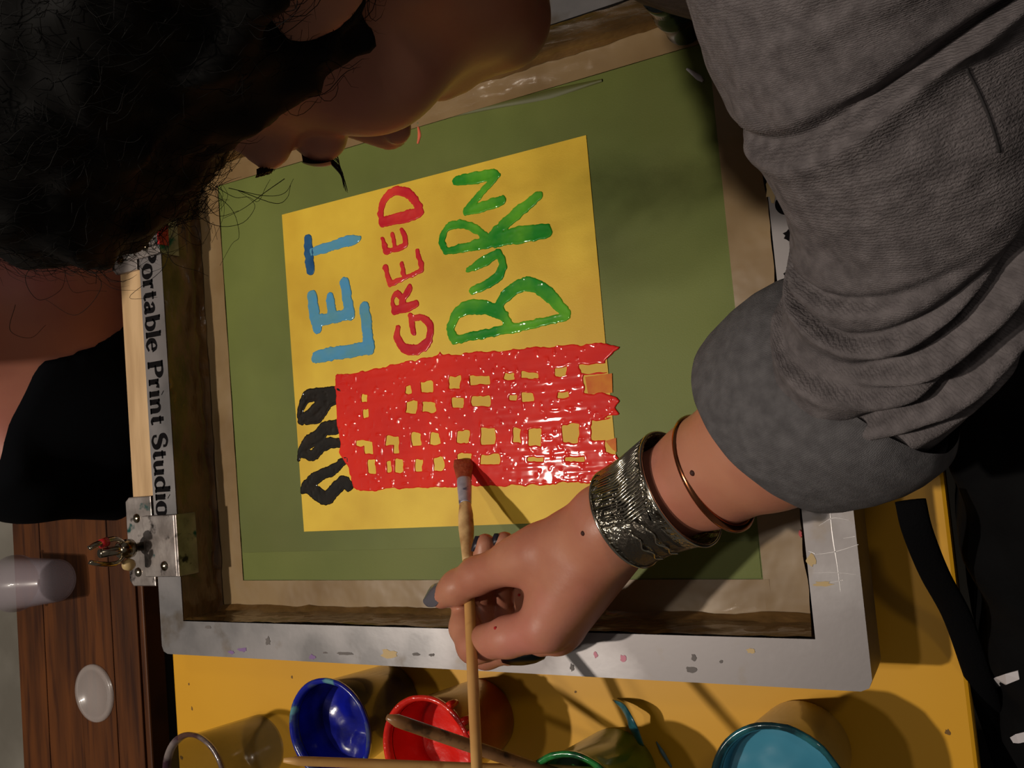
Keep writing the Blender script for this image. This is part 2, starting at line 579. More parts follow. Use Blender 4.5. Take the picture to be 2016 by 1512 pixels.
# mesh sheet with slight undulation is the emulsion; the open stencil is a separate sheet just above
def sheet(name, x0, x1, y0, y1, z, mt, parent, nx=2, ny=2, amp=0.0, sd=0, th=0.0006):
    xs, ys = np.linspace(x0, x1, nx), np.linspace(y0, y1, ny)
    V, Fs = [], []
    for a in xs:
        for b_ in ys:
            V.append((a, b_, z))
    V = np.array(V)
    if amp:
        V[:, 2] += amp * (vnoise(V * [1, 1, 0], 40, sd) + .5 * vnoise(V * [1, 1, 0], 95, sd + 3))
    nb = len(V)
    V = np.vstack([V, V - [0, 0, th]])
    for i in range(nx - 1):
        for j in range(ny - 1):
            q = (i * ny + j, (i + 1) * ny + j, (i + 1) * ny + j + 1, i * ny + j + 1)
            Fs.append(q)
            Fs.append(tuple(k + nb for k in q[::-1]))
    rim = [i * ny for i in range(nx)] + [(nx - 1) * ny + j for j in range(1, ny)] + [i * ny + ny - 1 for i in range(nx - 2, -1, -1)] + [j for j in range(ny - 2, 0, -1)]
    nv0 = len(V)
    V = np.vstack([V, V[rim], V[[k + nb for k in rim]]])
    nr_ = len(rim)
    for a in range(nr_):
        b_ = (a + 1) % nr_
        Fs.append((nv0 + b_, nv0 + a, nv0 + nr_ + a, nv0 + nr_ + b_))
    return mesh_obj(name, V, Fs, mt, parent)


SX0, SX1, SY0, SY1 = -0.1646, 0.1391, -0.1431, 0.1447
EX0, EX1, EY0, EY1 = -0.2424, 0.2368, -0.1861, 0.188
sheet('mesh_fabric', XI0, XI1, YI0, YI1, ZM - .0016, M['tape'], scr)
em = sheet('emulsion', EX0, EX1, EY0, EY1, ZM - .0006, M['emul'], scr, 60, 50, .0002)
em['label'] = 'matt green light-sensitive emulsion'
sheet('emulsion_band', EX0 + .001, EX1 - .001, EY0 + .001, -0.1605, ZM - .0002, M['emul2'], scr, 40, 6, .0001, th=.0003)
op = sheet('open_stencil', SX0, SX1, SY0, SY1, ZM, M['open'], scr, 40, 40, .00008, 2, th=.0004)
op['label'] = 'bright yellow rectangle left open in the green'
# tape strips on the mesh and up the inner walls
sheet('tape_strip', XI0, EX0, YI0, YI1, ZM + .0003, M['tape'], scr, 12, 90, .0003, 5)
sheet('tape_strip', EX1, XI1, YI0, YI1, ZM + .0003, M['tape'], scr, 12, 90, .0003, 7)
sheet('tape_strip', EX0 - .004, EX1 + .004, YI0, EY0, ZM + .0007, M['tape'], scr, 110, 10, .0003, 9)
sheet('tape_strip', EX0 - .004, EX1 + .004, EY1, YI1, ZM + .0007, M['tape'], scr, 110, 10, .0002, 11)


def wall(p0, p1, nrm, sd):
    p0, p1, nrm = np.array(p0), np.array(p1), np.array(nrm)
    n, mz = 120, 14
    V, Fs = [], []
    for i in range(n):
        for j in range(mz):
            t = j / (mz - 1)
            b_ = p0 + (p1 - p0) * i / (n - 1)
            z = ZM + .0012 + (ZT - .001 - ZM) * t
            q = np.array([b_[0], b_[1], z])
            cr = vnoise(q[None] * [1, 1, 1.5], 55, sd)[0] + .6 * vnoise(q[None], 140, sd + 1)[0]
            off = .0014 + .0011 * cr + .012 * max(0, (.22 - t)) ** 1.5 * 4
            V.append(q + np.array([nrm[0], nrm[1], 0]) * max(off, .0002))
    for i in range(n - 1):
        for j in range(mz - 1):
            Fs.append((i * mz + j, (i + 1) * mz + j, (i + 1) * mz + j + 1, i * mz + j + 1))
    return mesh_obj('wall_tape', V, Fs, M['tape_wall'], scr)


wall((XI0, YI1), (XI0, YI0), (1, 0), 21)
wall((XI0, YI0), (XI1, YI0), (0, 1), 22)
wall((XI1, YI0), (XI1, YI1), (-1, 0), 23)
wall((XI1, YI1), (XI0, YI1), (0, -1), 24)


# scrape line along the top of the emulsion
def ribbon_px(name, pts, wpx, z, mt, parent, th=.0005, n=40):
    W = np.array([P(x, y, z) for x, y in pts])
    c = spline(W, n)
    wd = np.interp(np.linspace(0, 1, n), np.linspace(0, 1, len(wpx)), wpx) * .00042
    t = np.gradient(c, axis=0)
    t /= np.linalg.norm(t, axis=1)[:, None]
    s = np.cross(t, [0, 0, 1.0])
    V, Fs = [], []
    for i in range(n):
        e0, e1 = c[i] + s[i] * wd[i], c[i] - s[i] * wd[i]
        V += [e0 - [0, 0, .0003], e0 * .5 + c[i] * .5 + [0, 0, th], e1 * .5 + c[i] * .5 + [0, 0, th], e1 - [0, 0, .0003]]
    for i in range(n - 1):
        for j in range(3):
            Fs.append((i * 4 + j, (i + 1) * 4 + j, (i + 1) * 4 + j + 1, i * 4 + j + 1)[::-1])
    return mesh_obj(name, V, Fs, mt, parent)


ribbon_px('scrape_mark', [(740, 266), (830, 240), (940, 215), (1060, 190), (1185, 158)], [2, 4, 5, 6, 9, 3], ZM, M['scrape'], scr)
ribbon_px('scrape_mark', [(1352, 135), (1375, 152), (1384, 160)], [2, 5, 2], ZM, M['white'], scr, n=10)
ribbon_px('paint_fleck', [(823, 250), (825, 266), (822, 283)], [2, 4, 2], ZM, mat('orange_fleck', srgb(226, 110, 80), .4), scr, n=10)


# ---- paint laid on the mesh: strokes with real thickness
def paint_sdf(name, segs, mt, h=0.0008, res=0.0008, label=None):
    """segs: list of polylines [(px,py,halfwidth px),...]"""
    pol = []
    for s in segs:
        s = np.array(s, float)
        w3 = np.array([P(x, y, ZM) for x, y, _ in s])
        r_ = (s[:, 2] + 1.3) * np.array([-(RB.T @ (q_ - CAMP))[2] for q_ in w3]) / FPX
        if len(s) > 2:
            k = np.c_[w3[:, :2], r_]
            k = spline(k, len(s) * 4)
        else:
            k = np.c_[w3[:, :2], r_]
        pol.append(k)
    allp = np.vstack(pol)
    pad = .002 + allp[:, 2].max()
    lo = np.array([allp[:, 0].min() - pad, allp[:, 1].min() - pad, ZM - .0012])
    hi = np.array([allp[:, 0].max() + pad, allp[:, 1].max() + pad, ZM + h * 1.9])
    nx, ny = np.ceil((hi[:2] - lo[:2]) / res).astype(int) + 1
    X, Y = np.meshgrid(lo[0] + np.arange(nx) * res, lo[1] + np.arange(ny) * res, indexing='ij')
    q = np.stack([X, Y], -1)
    d = np.full(X.shape, 1e3)
    ridge = np.zeros(X.shape)
    for k in pol:
        for a, b_ in zip(k[:-1], k[1:]):
            ba = b_[:2] - a[:2]
            t = np.clip(((q - a[:2]) @ ba) / max(ba @ ba, 1e-12), 0, 1)
            dd = np.linalg.norm(q - a[:2] - t[..., None] * ba, axis=-1) - (a[2] + (b_[2] - a[2]) * t)
            d = np.minimum(d, dd)
    q3 = np.stack([X, Y, X * 0], -1)
    d = d + .0007 * vnoise(q3, 260, 3) + .0004 * vnoise(q3, 700, 4)
    hh = h * (0.55 + .5 * np.clip(1 + d / .004, 0, 1) ** 2 + .10 * vnoise(q3, 150, 5) + .7 * np.maximum(vnoise(q3, 330, 6) - .5, 0))
    return field_obj(name, d, hh, lo, res, mt, label)


def field_obj(name, d, hh, lo, res, mt, label=None):
    """surface of thickness hh where the plan distance d is negative"""
    nx, ny = d.shape
    zres = .0005
    nz = int((hh.max() + .0022) / zres) + 3
    z = lo[2] + np.arange(nz) * zres
    rel = z[None, None, :] - ZM
    f = smax(d[..., None], (rel - np.maximum(hh, .0002)[..., None]), .0008)
    f = np.maximum(f, -(rel + .0009))
    sc = zres / res
    V, Fs = surfnet(f.astype(np.float32), (0, 0, 0), 1.0)
    V = V * [res, res, zres] + lo
    o = mesh_obj(name, V, Fs, mt, scr)
    if label:
        o['label'] = label
    return o


paint_sdf('painted_letter', [[(623, 704, 11), (650, 697, 12), (690, 691, 12), (726, 684, 12)], [(727, 686, 12), (723, 645, 12), (717, 606, 11)]], M['p_blue'], label='pale blue letter L')
paint_sdf('painted_letter', [[(615, 583, 11), (618, 610, 12), (624, 640, 11), (627, 650, 7)], [(622, 631, 11), (655, 626, 10), (690, 617, 10)],
                             [(650, 586, 9), (654, 622, 10)], [(679, 556, 10), (684, 590, 11), (689, 618, 12)]], M['p_blue'], label='pale blue letter E')
paint_sdf('painted_letter', [[(606, 471, 9), (609, 500, 11), (611, 532, 9)]], M['p_darkblue'], label='dark blue bar of the letter T')
paint_sdf('painted_letter', [[(617, 496, 8), (650, 485, 9), (690, 474, 9), (708, 470, 4)]], M['p_blue'], label='pale blue stem of the letter T')
paint_sdf('painted_letter', [[(753, 437, 9), (790, 429, 11), (824, 420, 10)], [(751, 432, 6), (750, 412, 6), (760, 388, 7), (779, 376, 8), (800, 379, 8), (817, 394, 8), (828, 418, 8)]], M['p_crimson'], label='crimson letter D')
paint_sdf('painted_letter', [[(760, 495, 5), (780, 490, 5), (799, 482, 5)], [(753, 470, 3), (761, 494, 5)], [(773, 462, 3.5), (777, 487, 4)], [(790, 452, 3), (797, 468, 5), (799, 481, 5)]], M['p_crimson'], label='small crimson letter E')
paint_sdf('painted_letter', [[(768, 560, 4), (800, 546, 4), (831, 532, 4)], [(759, 526, 5), (768, 559, 4.5)], [(791, 520, 4), (796, 547, 4)], [(821, 494, 4), (829, 520, 5), (831, 531, 4)]], M['p_crimson'], label='long crimson letter E')
paint_sdf('painted_letter', [[(778, 612, 7), (800, 606, 8), (819, 598, 7)], [(776, 611, 4), (773, 590, 4), (781, 578, 5), (792, 588, 5), (790, 600, 4)], [(793, 593, 6), (806, 566, 6)]], M['p_crimson'], label='crimson letter R')
paint_sdf('painted_letter', [[(784, 645, 4), (781, 663, 7), (794, 683, 9), (813, 690, 10), (835, 681, 9), (847, 660, 7), (845, 638, 8), (832, 626, 6), (812, 626, 5)], [(808, 622, 5), (815, 655, 5)]], M['p_crimson'], label='crimson letter G')
paint_sdf('painted_letter', [[(900, 356, 9), (935, 350, 11), (972, 344, 10)], [(978, 346, 7), (948, 380, 7), (917, 415, 6)], [(917, 418, 6), (955, 406, 10), (988, 395, 9)]], M['p_green'], label='green letter N')
paint_sdf('painted_letter', [[(877, 495, 6), (930, 484, 9), (985, 470, 14), (1040, 460, 16), (1076, 455, 12)], [(875, 491, 6), (870, 472, 6), (881, 449, 7), (906, 441, 7), (931, 448, 7), (952, 462, 7), (966, 470, 7)], [(968, 464, 9), (1020, 418, 11), (1062, 384, 8)]], M['p_green'], label='green letter R')
paint_sdf('painted_letter', [[(922, 532, 5), (950, 516, 9), (981, 500, 8)], [(982, 500, 7), (990, 522, 8), (980, 545, 9), (955, 562, 8), (930, 573, 7)]], M['p_green'], label='green letter U')
paint_sdf('painted_letter', [[(896, 669, 8), (950, 658, 8), (1030, 642, 8), (1116, 624, 7)], [(894, 666, 8), (888, 644, 9), (903, 615, 11), (930, 604, 14), (962, 607, 13), (988, 618, 11), (1002, 638, 8)],
                             [(983, 598, 8), (1002, 576, 12), (1034, 559, 13), (1062, 566, 13), (1092, 592, 12), (1116, 617, 8)], [(981, 600, 7), (1000, 634, 7)]], M['p_green'], label='big green letter B')
paint_sdf('painted_smoke', [[(660, 776, 15.1), (636, 777, 14.1), (606, 780, 10.9), (594, 800, 7.7), (589, 820, 4.6)], [(594, 827, 8.9), (614, 812, 9.9), (636, 792, 12.0), (658, 785, 13.0)], [(604, 828, 7.7), (628, 822, 8.9), (644, 800, 8.9)]], M['p_black'], .0007, label='upper black smoke curl')
paint_sdf('painted_smoke', [[(660, 842, 14.1), (641, 843, 13.0), (627, 858, 13.0), (606, 872, 13.0), (592, 888, 6.7), (588, 905, 2.5)], [(596, 895, 6.7), (616, 896, 9.9), (629, 884, 10.9), (648, 872, 9.9), (676, 873, 8.9)]], M['p_black'], .0007, label='middle black smoke curl')
paint_sdf('painted_smoke', [[(680, 905, 6.7), (656, 925, 9.9), (628, 937, 10.9), (606, 955, 12.0), (596, 968, 4.6)], [(606, 958, 10.9), (622, 970, 13.0), (641, 981, 13.0), (658, 966, 13.0), (676, 950, 13.0), (686, 956, 10.9)]], M['p_black'], .0007, label='lower black smoke curl')

# red building with window gaps
OUT = [(660, 738), (664, 736), (700, 733), (760, 722), (830, 706), (862, 697), (866, 690), (871, 699), (900, 697), (1000, 688), (1100, 681), (1195, 674), (1219, 683), (1206, 697), (1194, 712),
       (1196, 740), (1200, 775), (1210, 782), (1221, 790), (1212, 802), (1221, 815), (1204, 820), (1186, 824), (1206, 824), (1211, 866), (1214, 896), (1220, 906), (1222, 920), (1212, 934), (1196, 955),
       (1170, 953), (1120, 950), (1050, 955), (900, 958), (780, 962), (715, 968), (696, 962), (690, 940), (685, 915), (668, 890), (672, 875), (665, 850), (662, 800), (661, 765)]
WIN = [(713, 725, 778, 793), (717, 727, 807, 823), (798, 809, 759, 775), (830, 853, 751, 773), (800, 820, 791, 813), (832, 858, 792, 811), (718, 734, 869, 894), (702, 719, 868, 878),
       (761, 785, 859, 875), (776, 785, 872, 893), (811, 829, 852, 875), (847, 866, 852, 875), (725, 740, 905, 933), (762, 771, 907, 930), (779, 794, 905, 930), (819, 832, 904, 927), (854, 874, 901, 925),
       (884, 906, 741, 764), (926, 964, 739, 758), (994, 1011, 735, 749), (1028, 1058, 733, 744), (1094, 1114, 723, 739), (1141, 1200, 718, 734), (1150, 1206, 737, 774), (891, 915, 783, 804), (930, 967, 780, 799),
       (1004, 1017, 776, 787), (1028, 1051, 772, 792), (1097, 1120, 771, 784), (900, 924, 848, 872), (947, 975, 842, 874), (1010, 1025, 844, 872), (1042, 1066, 844, 878), (1108, 1139, 837, 871), (1164, 1216, 826, 867),
       (1190, 1216, 860, 892), (947, 983, 894, 912), (1039, 1071, 901, 909), (1112, 1150, 899, 907), (900, 928, 894, 906)]


def poly_sd(q, poly):
    d = np.full(q.shape[:-1], 1e9)
    ins = np.zeros(q.shape[:-1], bool)
    n = len(poly)
    for i in range(n):
        a, b_ = poly[i], poly[(i + 1) % n]
        ba = b_ - a
        pa = q - a
        t = np.clip((pa @ ba) / max(ba @ ba, 1e-14), 0, 1)
        e = pa - t[..., None] * ba
        d = np.minimum(d, (e * e).sum(-1))
        c1 = (q[..., 1] >= a[1]) != (q[..., 1] >= b_[1])
        with np.errstate(divide='ignore', invalid='ignore'):
            xx = a[0] + (q[..., 1] - a[1]) / (b_[1] - a[1] + 1e-15) * ba[0]
        ins ^= c1 & (q[..., 0] < xx)
    d = np.sqrt(d)
    return np.where(ins, -d, d)


def building():
    poly = np.array([P(x, y, ZM)[:2] for x, y in OUT])
    res = .0008
    lo = np.array([poly[:, 0].min() - .003, poly[:, 1].min() - .003, ZM - .0012])
    hi = np.array([poly[:, 0].max() + .003, poly[:, 1].max() + .003])
    nx, ny = np.ceil((hi - lo[:2]) / res).astype(int) + 1
    X, Y = np.meshgrid(lo[0] + np.arange(nx) * res, lo[1] + np.arange(ny) * res, indexing='ij')
    q = np.stack([X, Y], -1)
    q3 = np.stack([X, Y, X * 0], -1)
    q = q + .0011 * np.stack([vnoise(q3, 160, 31), vnoise(q3, 160, 32)], -1) + .0005 * np.stack([vnoise(q3, 420, 33), vnoise(q3, 420, 34)], -1)
    d = poly_sd(q, poly)
    dw = np.full(X.shape, 1e3)
    for x0, x1, y0, y1 in WIN:
        wq = np.array([P(x, y, ZM)[:2] for x, y in ((x0, y0), (x1, y0), (x1, y1), (x0, y1))])
        c = wq.mean(0)
        m_ = (np.abs(q[..., 0] - c[0]) < .03) & (np.abs(q[..., 1] - c[1]) < .03)
        dd = poly_sd(q[m_], wq)
        dw[m_] = np.minimum(dw[m_], dd)
    d = np.maximum(d, -dw)
    edge = np.clip(1 + d / .003, 0, 1)
    hh = .0006 + .0003 * edge ** 3 + .00010 * vnoise(q3 * [.4, 3, 1], 110, 35) + .00004 * vnoise(q3, 200, 36) + .0011 * np.maximum(vnoise(q3, 330, 37) - .50, 0)
    return field_obj('painted_building', d, np.maximum(hh, .0003), lo, res, M['p_red'], 'glossy red tower block with rows of yellow windows')


building()
for quad in ([(1152, 742), (1205, 735), (1206, 773), (1158, 776)], [(1012, 895), (1036, 893), (1036, 912), (1014, 914)], [(1192, 868), (1213, 862), (1214, 890), (1205, 884)]):
    bm_obj('thin_wash', prism_bm([tuple(P(x, y, ZM)[:2]) for x, y in quad], ZM - .0002, ZM + .00025), mat('orange_wash', srgb(216, 130, 34), .5, spec=.15, col2=srgb(206, 100, 34), nscale=80, coat=.4), scr)

# ---- lettering on the left bar
GL = {
    'P': (0.74, [[(0.16, 0, .10), (0.16, 1, .10)], [(0.02, .03, .035), (0.32, .03, .035)], [(0.02, .97, .035), (0.3, .97, .035)], [(0.2, .97, .03), (.5, .95, .06), (.62, .76, .11), (.5, .54, .06), (.2, .5, .03)]]),
    'o': (0.64, [[(.3, .66, .03), (.14, .58, .06), (.08, .33, .1), (.14, .08, .06), (.3, 0, .03), (.46, .08, .06), (.52, .33, .1), (.46, .58, .06), (.3, .66, .03)]]),
    'r': (0.50, [[(.15, 0, .09), (.15, .64, .09)], [(.03, .03, .03), (.3, .03, .03)], [(.03, .62, .03), (.15, .62, .03)], [(.18, .45, .03), (.28, .6, .05), (.42, .58, .09)]]),
    't': (0.44, [[(.18, .1, .09), (.18, .85, .07)], [(.04, .62, .03), (.38, .62, .03)], [(.18, .12, .08), (.26, .03, .05), (.4, .08, .03)]]),
    'a': (0.62, [[(.1, .52, .07), (.24, .65, .04), (.4, .56, .09), (.4, .1, .09), (.54, .04, .04)], [(.4, .38, .03), (.16, .28, .06), (.1, .14, .09), (.2, .03, .05), (.4, .12, .03)]]),
    'b': (0.66, [[(.14, .02, .09), (.14, 1, .09)], [(.02, .98, .03), (.14, .98, .03)], [(.16, .5, .03), (.34, .64, .04), (.54, .5, .08), (.54, .18, .08), (.36, .01, .04), (.16, .1, .03)]]),
    'l': (0.34, [[(.16, 0, .09), (.16, 1, .09)], [(.03, .03, .03), (.3, .03, .03)], [(.03, .98, .03), (.16, .98, .03)]]),
    'e': (0.58, [[(.1, .36, .03), (.48, .36, .03)], [(.48, .36, .08), (.42, .6, .05), (.28, .66, .03), (.1, .5, .08), (.09, .2, .09), (.26, .01, .05), (.5, .14, .03)]]),
    'i': (0.36, [[(.16, 0, .09), (.16, .64, .09)], [(.03, .03, .03), (.3, .03, .03)], [(.03, .62, .03), (.16, .62, .03)], [(.15, .88, .09), (.17, .9, .09)]]),
    'n': (0.70, [[(.14, 0, .09), (.14, .64, .09)], [(.02, .03, .03), (.27, .03, .03)], [(.02, .62, .03), (.14, .62, .03)], [(.16, .46, .03), (.34, .64, .05), (.5, .5, .08), (.51, 0, .09)], [(.4, .03, .03), (.64, .03, .03)]]),
    'S': (0.66, [[(.52, .72, .04), (.5, .9, .04), (.3, 1, .05), (.1, .85, .08), (.12, .62, .1), (.3, .52, .11), (.5, .38, .11), (.52, .14, .08), (.3, 0, .05), (.1, .1, .04), (.08, .3, .04)]]),
    'u': (0.70, [[(.14, .62, .09), (.14, .18, .09), (.24, .02, .05), (.48, .16, .03)], [(.5, .64, .09), (.5, .02, .09)], [(.02, .62, .03), (.14, .62, .03)], [(.38, .62, .03), (.5, .62, .03)], [(.5, .03, .03), (.64, .03, .03)]]),
    'd': (0.68, [[(.52, .02, .09), (.52, 1, .09)], [(.4, .98, .03), (.52, .98, .03)], [(.52, .03, .03), (.66, .03, .03)], [(.5, .5, .03), (.3, .64, .04), (.1, .5, .08), (.1, .18, .08), (.3, .01, .04), (.5, .12, .03)]]),
    ' ': (0.36, []),
}


def lettering(text, org, rd, ud, size, length, mt, parent, name='printed_lettering'):
    tot = sum(GL[c][0] for c in text)
    ks = length / tot
    parts = []
    x = 0
    rd, ud = np.array(rd, float), np.array(ud, float)
    for ch in text:
        adv, strokes = GL[ch]
        for s in strokes:
            s = np.array(s, float)
            s[:, 2] = s[:, 2] * 1.12 + .012
            if len(s) > 2:
                s = spline(s, len(s) * 5)
            pts = s[:, :2]
            t = np.gradient(pts, axis=0)
            t /= np.linalg.norm(t, axis=1)[:, None] + 1e-9
            nn = np.c_[-t[:, 1], t[:, 0]]
            V, Fs = [], []
            for i in range(len(s)):
                for sg in (1, -1):
                    g = pts[i] + sg * nn[i] * s[i, 2]
                    for dz in (0, .00018):
                        V.append(np.array(org) + rd * (x + g[0]) * ks + ud * g[1] * size + np.array([0, 0, dz]))
            for i in range(len(s) - 1):
                a, b_ = i * 4, (i + 1) * 4
                Fs += [(a + 1, a + 3, b_ + 3, b_ + 1), (a, a + 1, b_ + 1, b_), (a + 3, a + 2, b_ + 2, b_ + 3)]
            e = (len(s) - 1) * 4
            Fs += [(0, 2, 3, 1), (e, e + 1, e + 3, e + 2)]
            parts.append((V, Fs))
        x += adv
    V, Fs = merge(parts)
    return mesh_obj(name, V, Fs, mt, parent, smooth=False)


ys, ye = P(300, 484, ZT)[1], P(322, 1018, ZT)[1]
lettering('Portable Print Studio', (-0.3012, ys, ZT + .0001), (0, -1, 0), (1, 0, 0), .0195, ys - ye, M['ink'], bl)


# worn marks, scraps and specks on the bars
def speck(name, px, py, a, b_, mt, parent, z=ZT, sd=0, th=.0003, rot=0):
    c = P(px, py, z)
    n = 14
    rg = np.random.default_rng(sd + int(px) * 7 + int(py))
    pts = []
    for i in range(n):
        an = 2 * math.pi * i / n
        rr = 1 + rg.uniform(-.35, .25)
        x_, y_ = a * rr * math.cos(an) * .0004, b_ * rr * math.sin(an) * .0004
        pts.append((c[0] + x_ * math.cos(rot) - y_ * math.sin(rot), c[1] + x_ * math.sin(rot) + y_ * math.cos(rot)))
    return bm_obj(name, prism_bm(pts, z - .0001, z + th), mt, parent)


for a in [(766, 1287, 20, 8, M['stain_tan']), (1478, 1281, 7, 4, M['stain_tan']), (478, 1279, 14, 5, M['stain_purple']), (455, 1284, 9, 4, M['stain_purple']), (615, 1293, 9, 5, M['stain_purple']),
          (640, 1285, 6, 2, M['stain_grey']), (680, 1287, 22, 3, M['stain_grey']), (820, 1288, 10, 3, M['stain_grey']), (850, 1289, 6, 3, M['stain_grey']), (410, 1235, 11, 4, M['stain_grey']), (528, 1262, 7, 9, M['stain_grey']),
          (1173, 1289, 4, 5, M['stain_pink']), (1228, 1296, 6, 6, M['stain_pink']), (1366, 1295, 4, 6, M['stain_grey']), (1420, 1302, 3, 3, M['stain_grey']), (1126, 1314, 4, 6, M['stain_grey']), (1360, 1318, 9, 5, M['stain_grey'])]:
    speck('paint_speck', *a, bb)
for a in [(1549, 288, 7, 9, M['ink']), (1552, 303, 9, 11, M['ink']), (1538, 360, 7, 7, M['ink']), (1557, 462, 12, 9, M['ink']), (1553, 537, 7, 7, M['ink']), (1560, 548, 4, 5, M['ink']), (1565, 480, 6, 14, M['stain_grey']), (1573, 440, 13, 12, M['stain_tan']), (1578, 552, 14, 22, M['stain_tan']), (1572, 586, 10, 8, M['stain_grey']), (1596, 1104, 7, 10, M['stain_tan']), (1620, 1150, 14, 4, M['stain_tan']), (1518, 372, 8, 22, M['stain_tan'])]:
    speck('worn_mark', *a, br_)
scm = mat('bright_scratch', srgb(226, 222, 222), .4, .3)
for pts_, w_ in (([(1634, 1008), (1640, 1060), (1648, 1110), (1655, 1165)], [1.5, 3, 2, 1]), ([(1602, 1092), (1645, 1086), (1690, 1072)], [.5, 1.6, 1]), ([(1600, 1128), (1640, 1127), (1685, 1131)], [.4, 1, .6]),
                 ([(1612, 1035), (1640, 1020), (1672, 1024)], [.5, 1.5, .8]), ([(1660, 1060), (1684, 1056)], [.5, 1.5]), ([(1618, 1150), (1660, 1142)], [.4, 1.0]), ([(1370, 1205), (1400, 1203), (1440, 1209)], [.5, 1.4, .6]), ([(1592, 1085), (1604, 1090)], [1, 2.5])):
    if pts_[0][1] == 1205:
        continue
    ribbon_px('scratch', pts_, [k_ * .65 for k_ in w_], ZT, scm, br_, th=.00015, n=16)
arc = [P(1548 + 17 * math.cos(t), 402 + 16 * math.sin(t), ZT + .0002) for t in np.linspace(-2.6, 2.4, 22) + 1.2]
tube('worn_mark', arc, .0017, M['ink'], br_, 6, flat=.2)
speck('tape_scrap', 1578, 1050, 2.5, 6, M['redstain'], scr, ZM + .002, th=.004)

# ================================================================== HINGE BOARD + CLAMPS
hb = bm_obj('hinge_board', box_bm(-0.337, XO0 - .0012, -0.155, 0.16, 0.001, 0.0655, .0015), M['board'])
tag(hb, 'pale wooden hinge strip behind the lettered end of the screen', 'board')


def clamp(cy, label, extra):
    e = empty('hinge_clamp', (-0.325, cy, 0.0655))
    tag(e, label, 'clamp', 'hinge clamps on the wooden strip')
    pl = [(-.343, cy - .038), (-.338, cy - .043), (-.3075, cy - .043), (-.3075, cy + .04), (-.338, cy + .04), (-.343, cy + .036)]
    bm_obj('base_plate', prism_bm(pl, .0657, .0692, .001), M['clamp'], e)
    bm_obj('top_plate', box_bm(-.317, -.2745, cy - .034, cy + .022, .0695, .0725, .0008), M['clamp'], e)
    bm_obj('plate_lip', box_bm(-.2745, -.2715, cy - .034, cy + .022, .050, .0725, .0006), M['clamp'], e)
    for sx, sy in ((-.328, cy + .020), (-.330, cy - .030), (-.29, cy - .024)):
        V, Fs = lathe([(0, .0025), (.0025, .0022), (.0042, .0012), (.0045, 0)], 14, (sx, sy, .0690 if sx < -.3 else .0725))
        mesh_obj('screw_head', V, Fs, M['bolt'], e)
    b0 = np.array([-.322, cy - .006, .066])
    tube('bolt', [b0, b0 + [0, 0, .048]], .0042, M['bolt'], e, 14)
    V, Fs = lathe([(0, .0), (.0085, 0), (.009, .004), (.0075, .012), (.005, .014), (0, .014)], 18, b0 + [0, 0, .016])
    nut = mesh_obj('wing_nut', V, Fs, M['bolt'], e)
    for sg in (1, -1):
        pts = spline([b0 + [0, sg * .005, .022], b0 + [.002, sg * .011, .034], b0 + [.001, sg * .009, .050], b0 + [-.001, sg * .006, .058]], 12)
        tube('wing', pts, np.interp(np.linspace(0, 1, 12), [0, .5, 1], [.003, .0036, .0030]), M['bolt'], nut, 10, flat=.6)
    if extra:
        tube('red_band', [b0 + [.0012, .0095, .041], b0 + [.0008, .0082, .048]], .0041, M['redstain'], nut, 12)
        V, Fs = lathe([(0, -.005), (.004, -.004), (.006, 0), (.004, .005), (0, .006)], 12, b0 + [.004, -.014, .022])
        mesh_obj('paint_crust', V, Fs, M['stain_tan'], e)
    else:
        speck('paint_crust', 285, 468, 16, 14, M['jar'], e, .0725, th=.002)
        bm_obj('paint_crust', box_bm(-.2735, -.2705, cy - .026, cy - .002, .062, .0732, .0006), M['redstain'], e)
    return e


clamp(P(300, 1062, .07)[1], 'paint-stained steel hinge clamp with wing bolt beside the end of the lettering', True)
clamp(P(285, 436, .07)[1], 'paint-crusted steel hinge clamp half hidden by black hair', False)


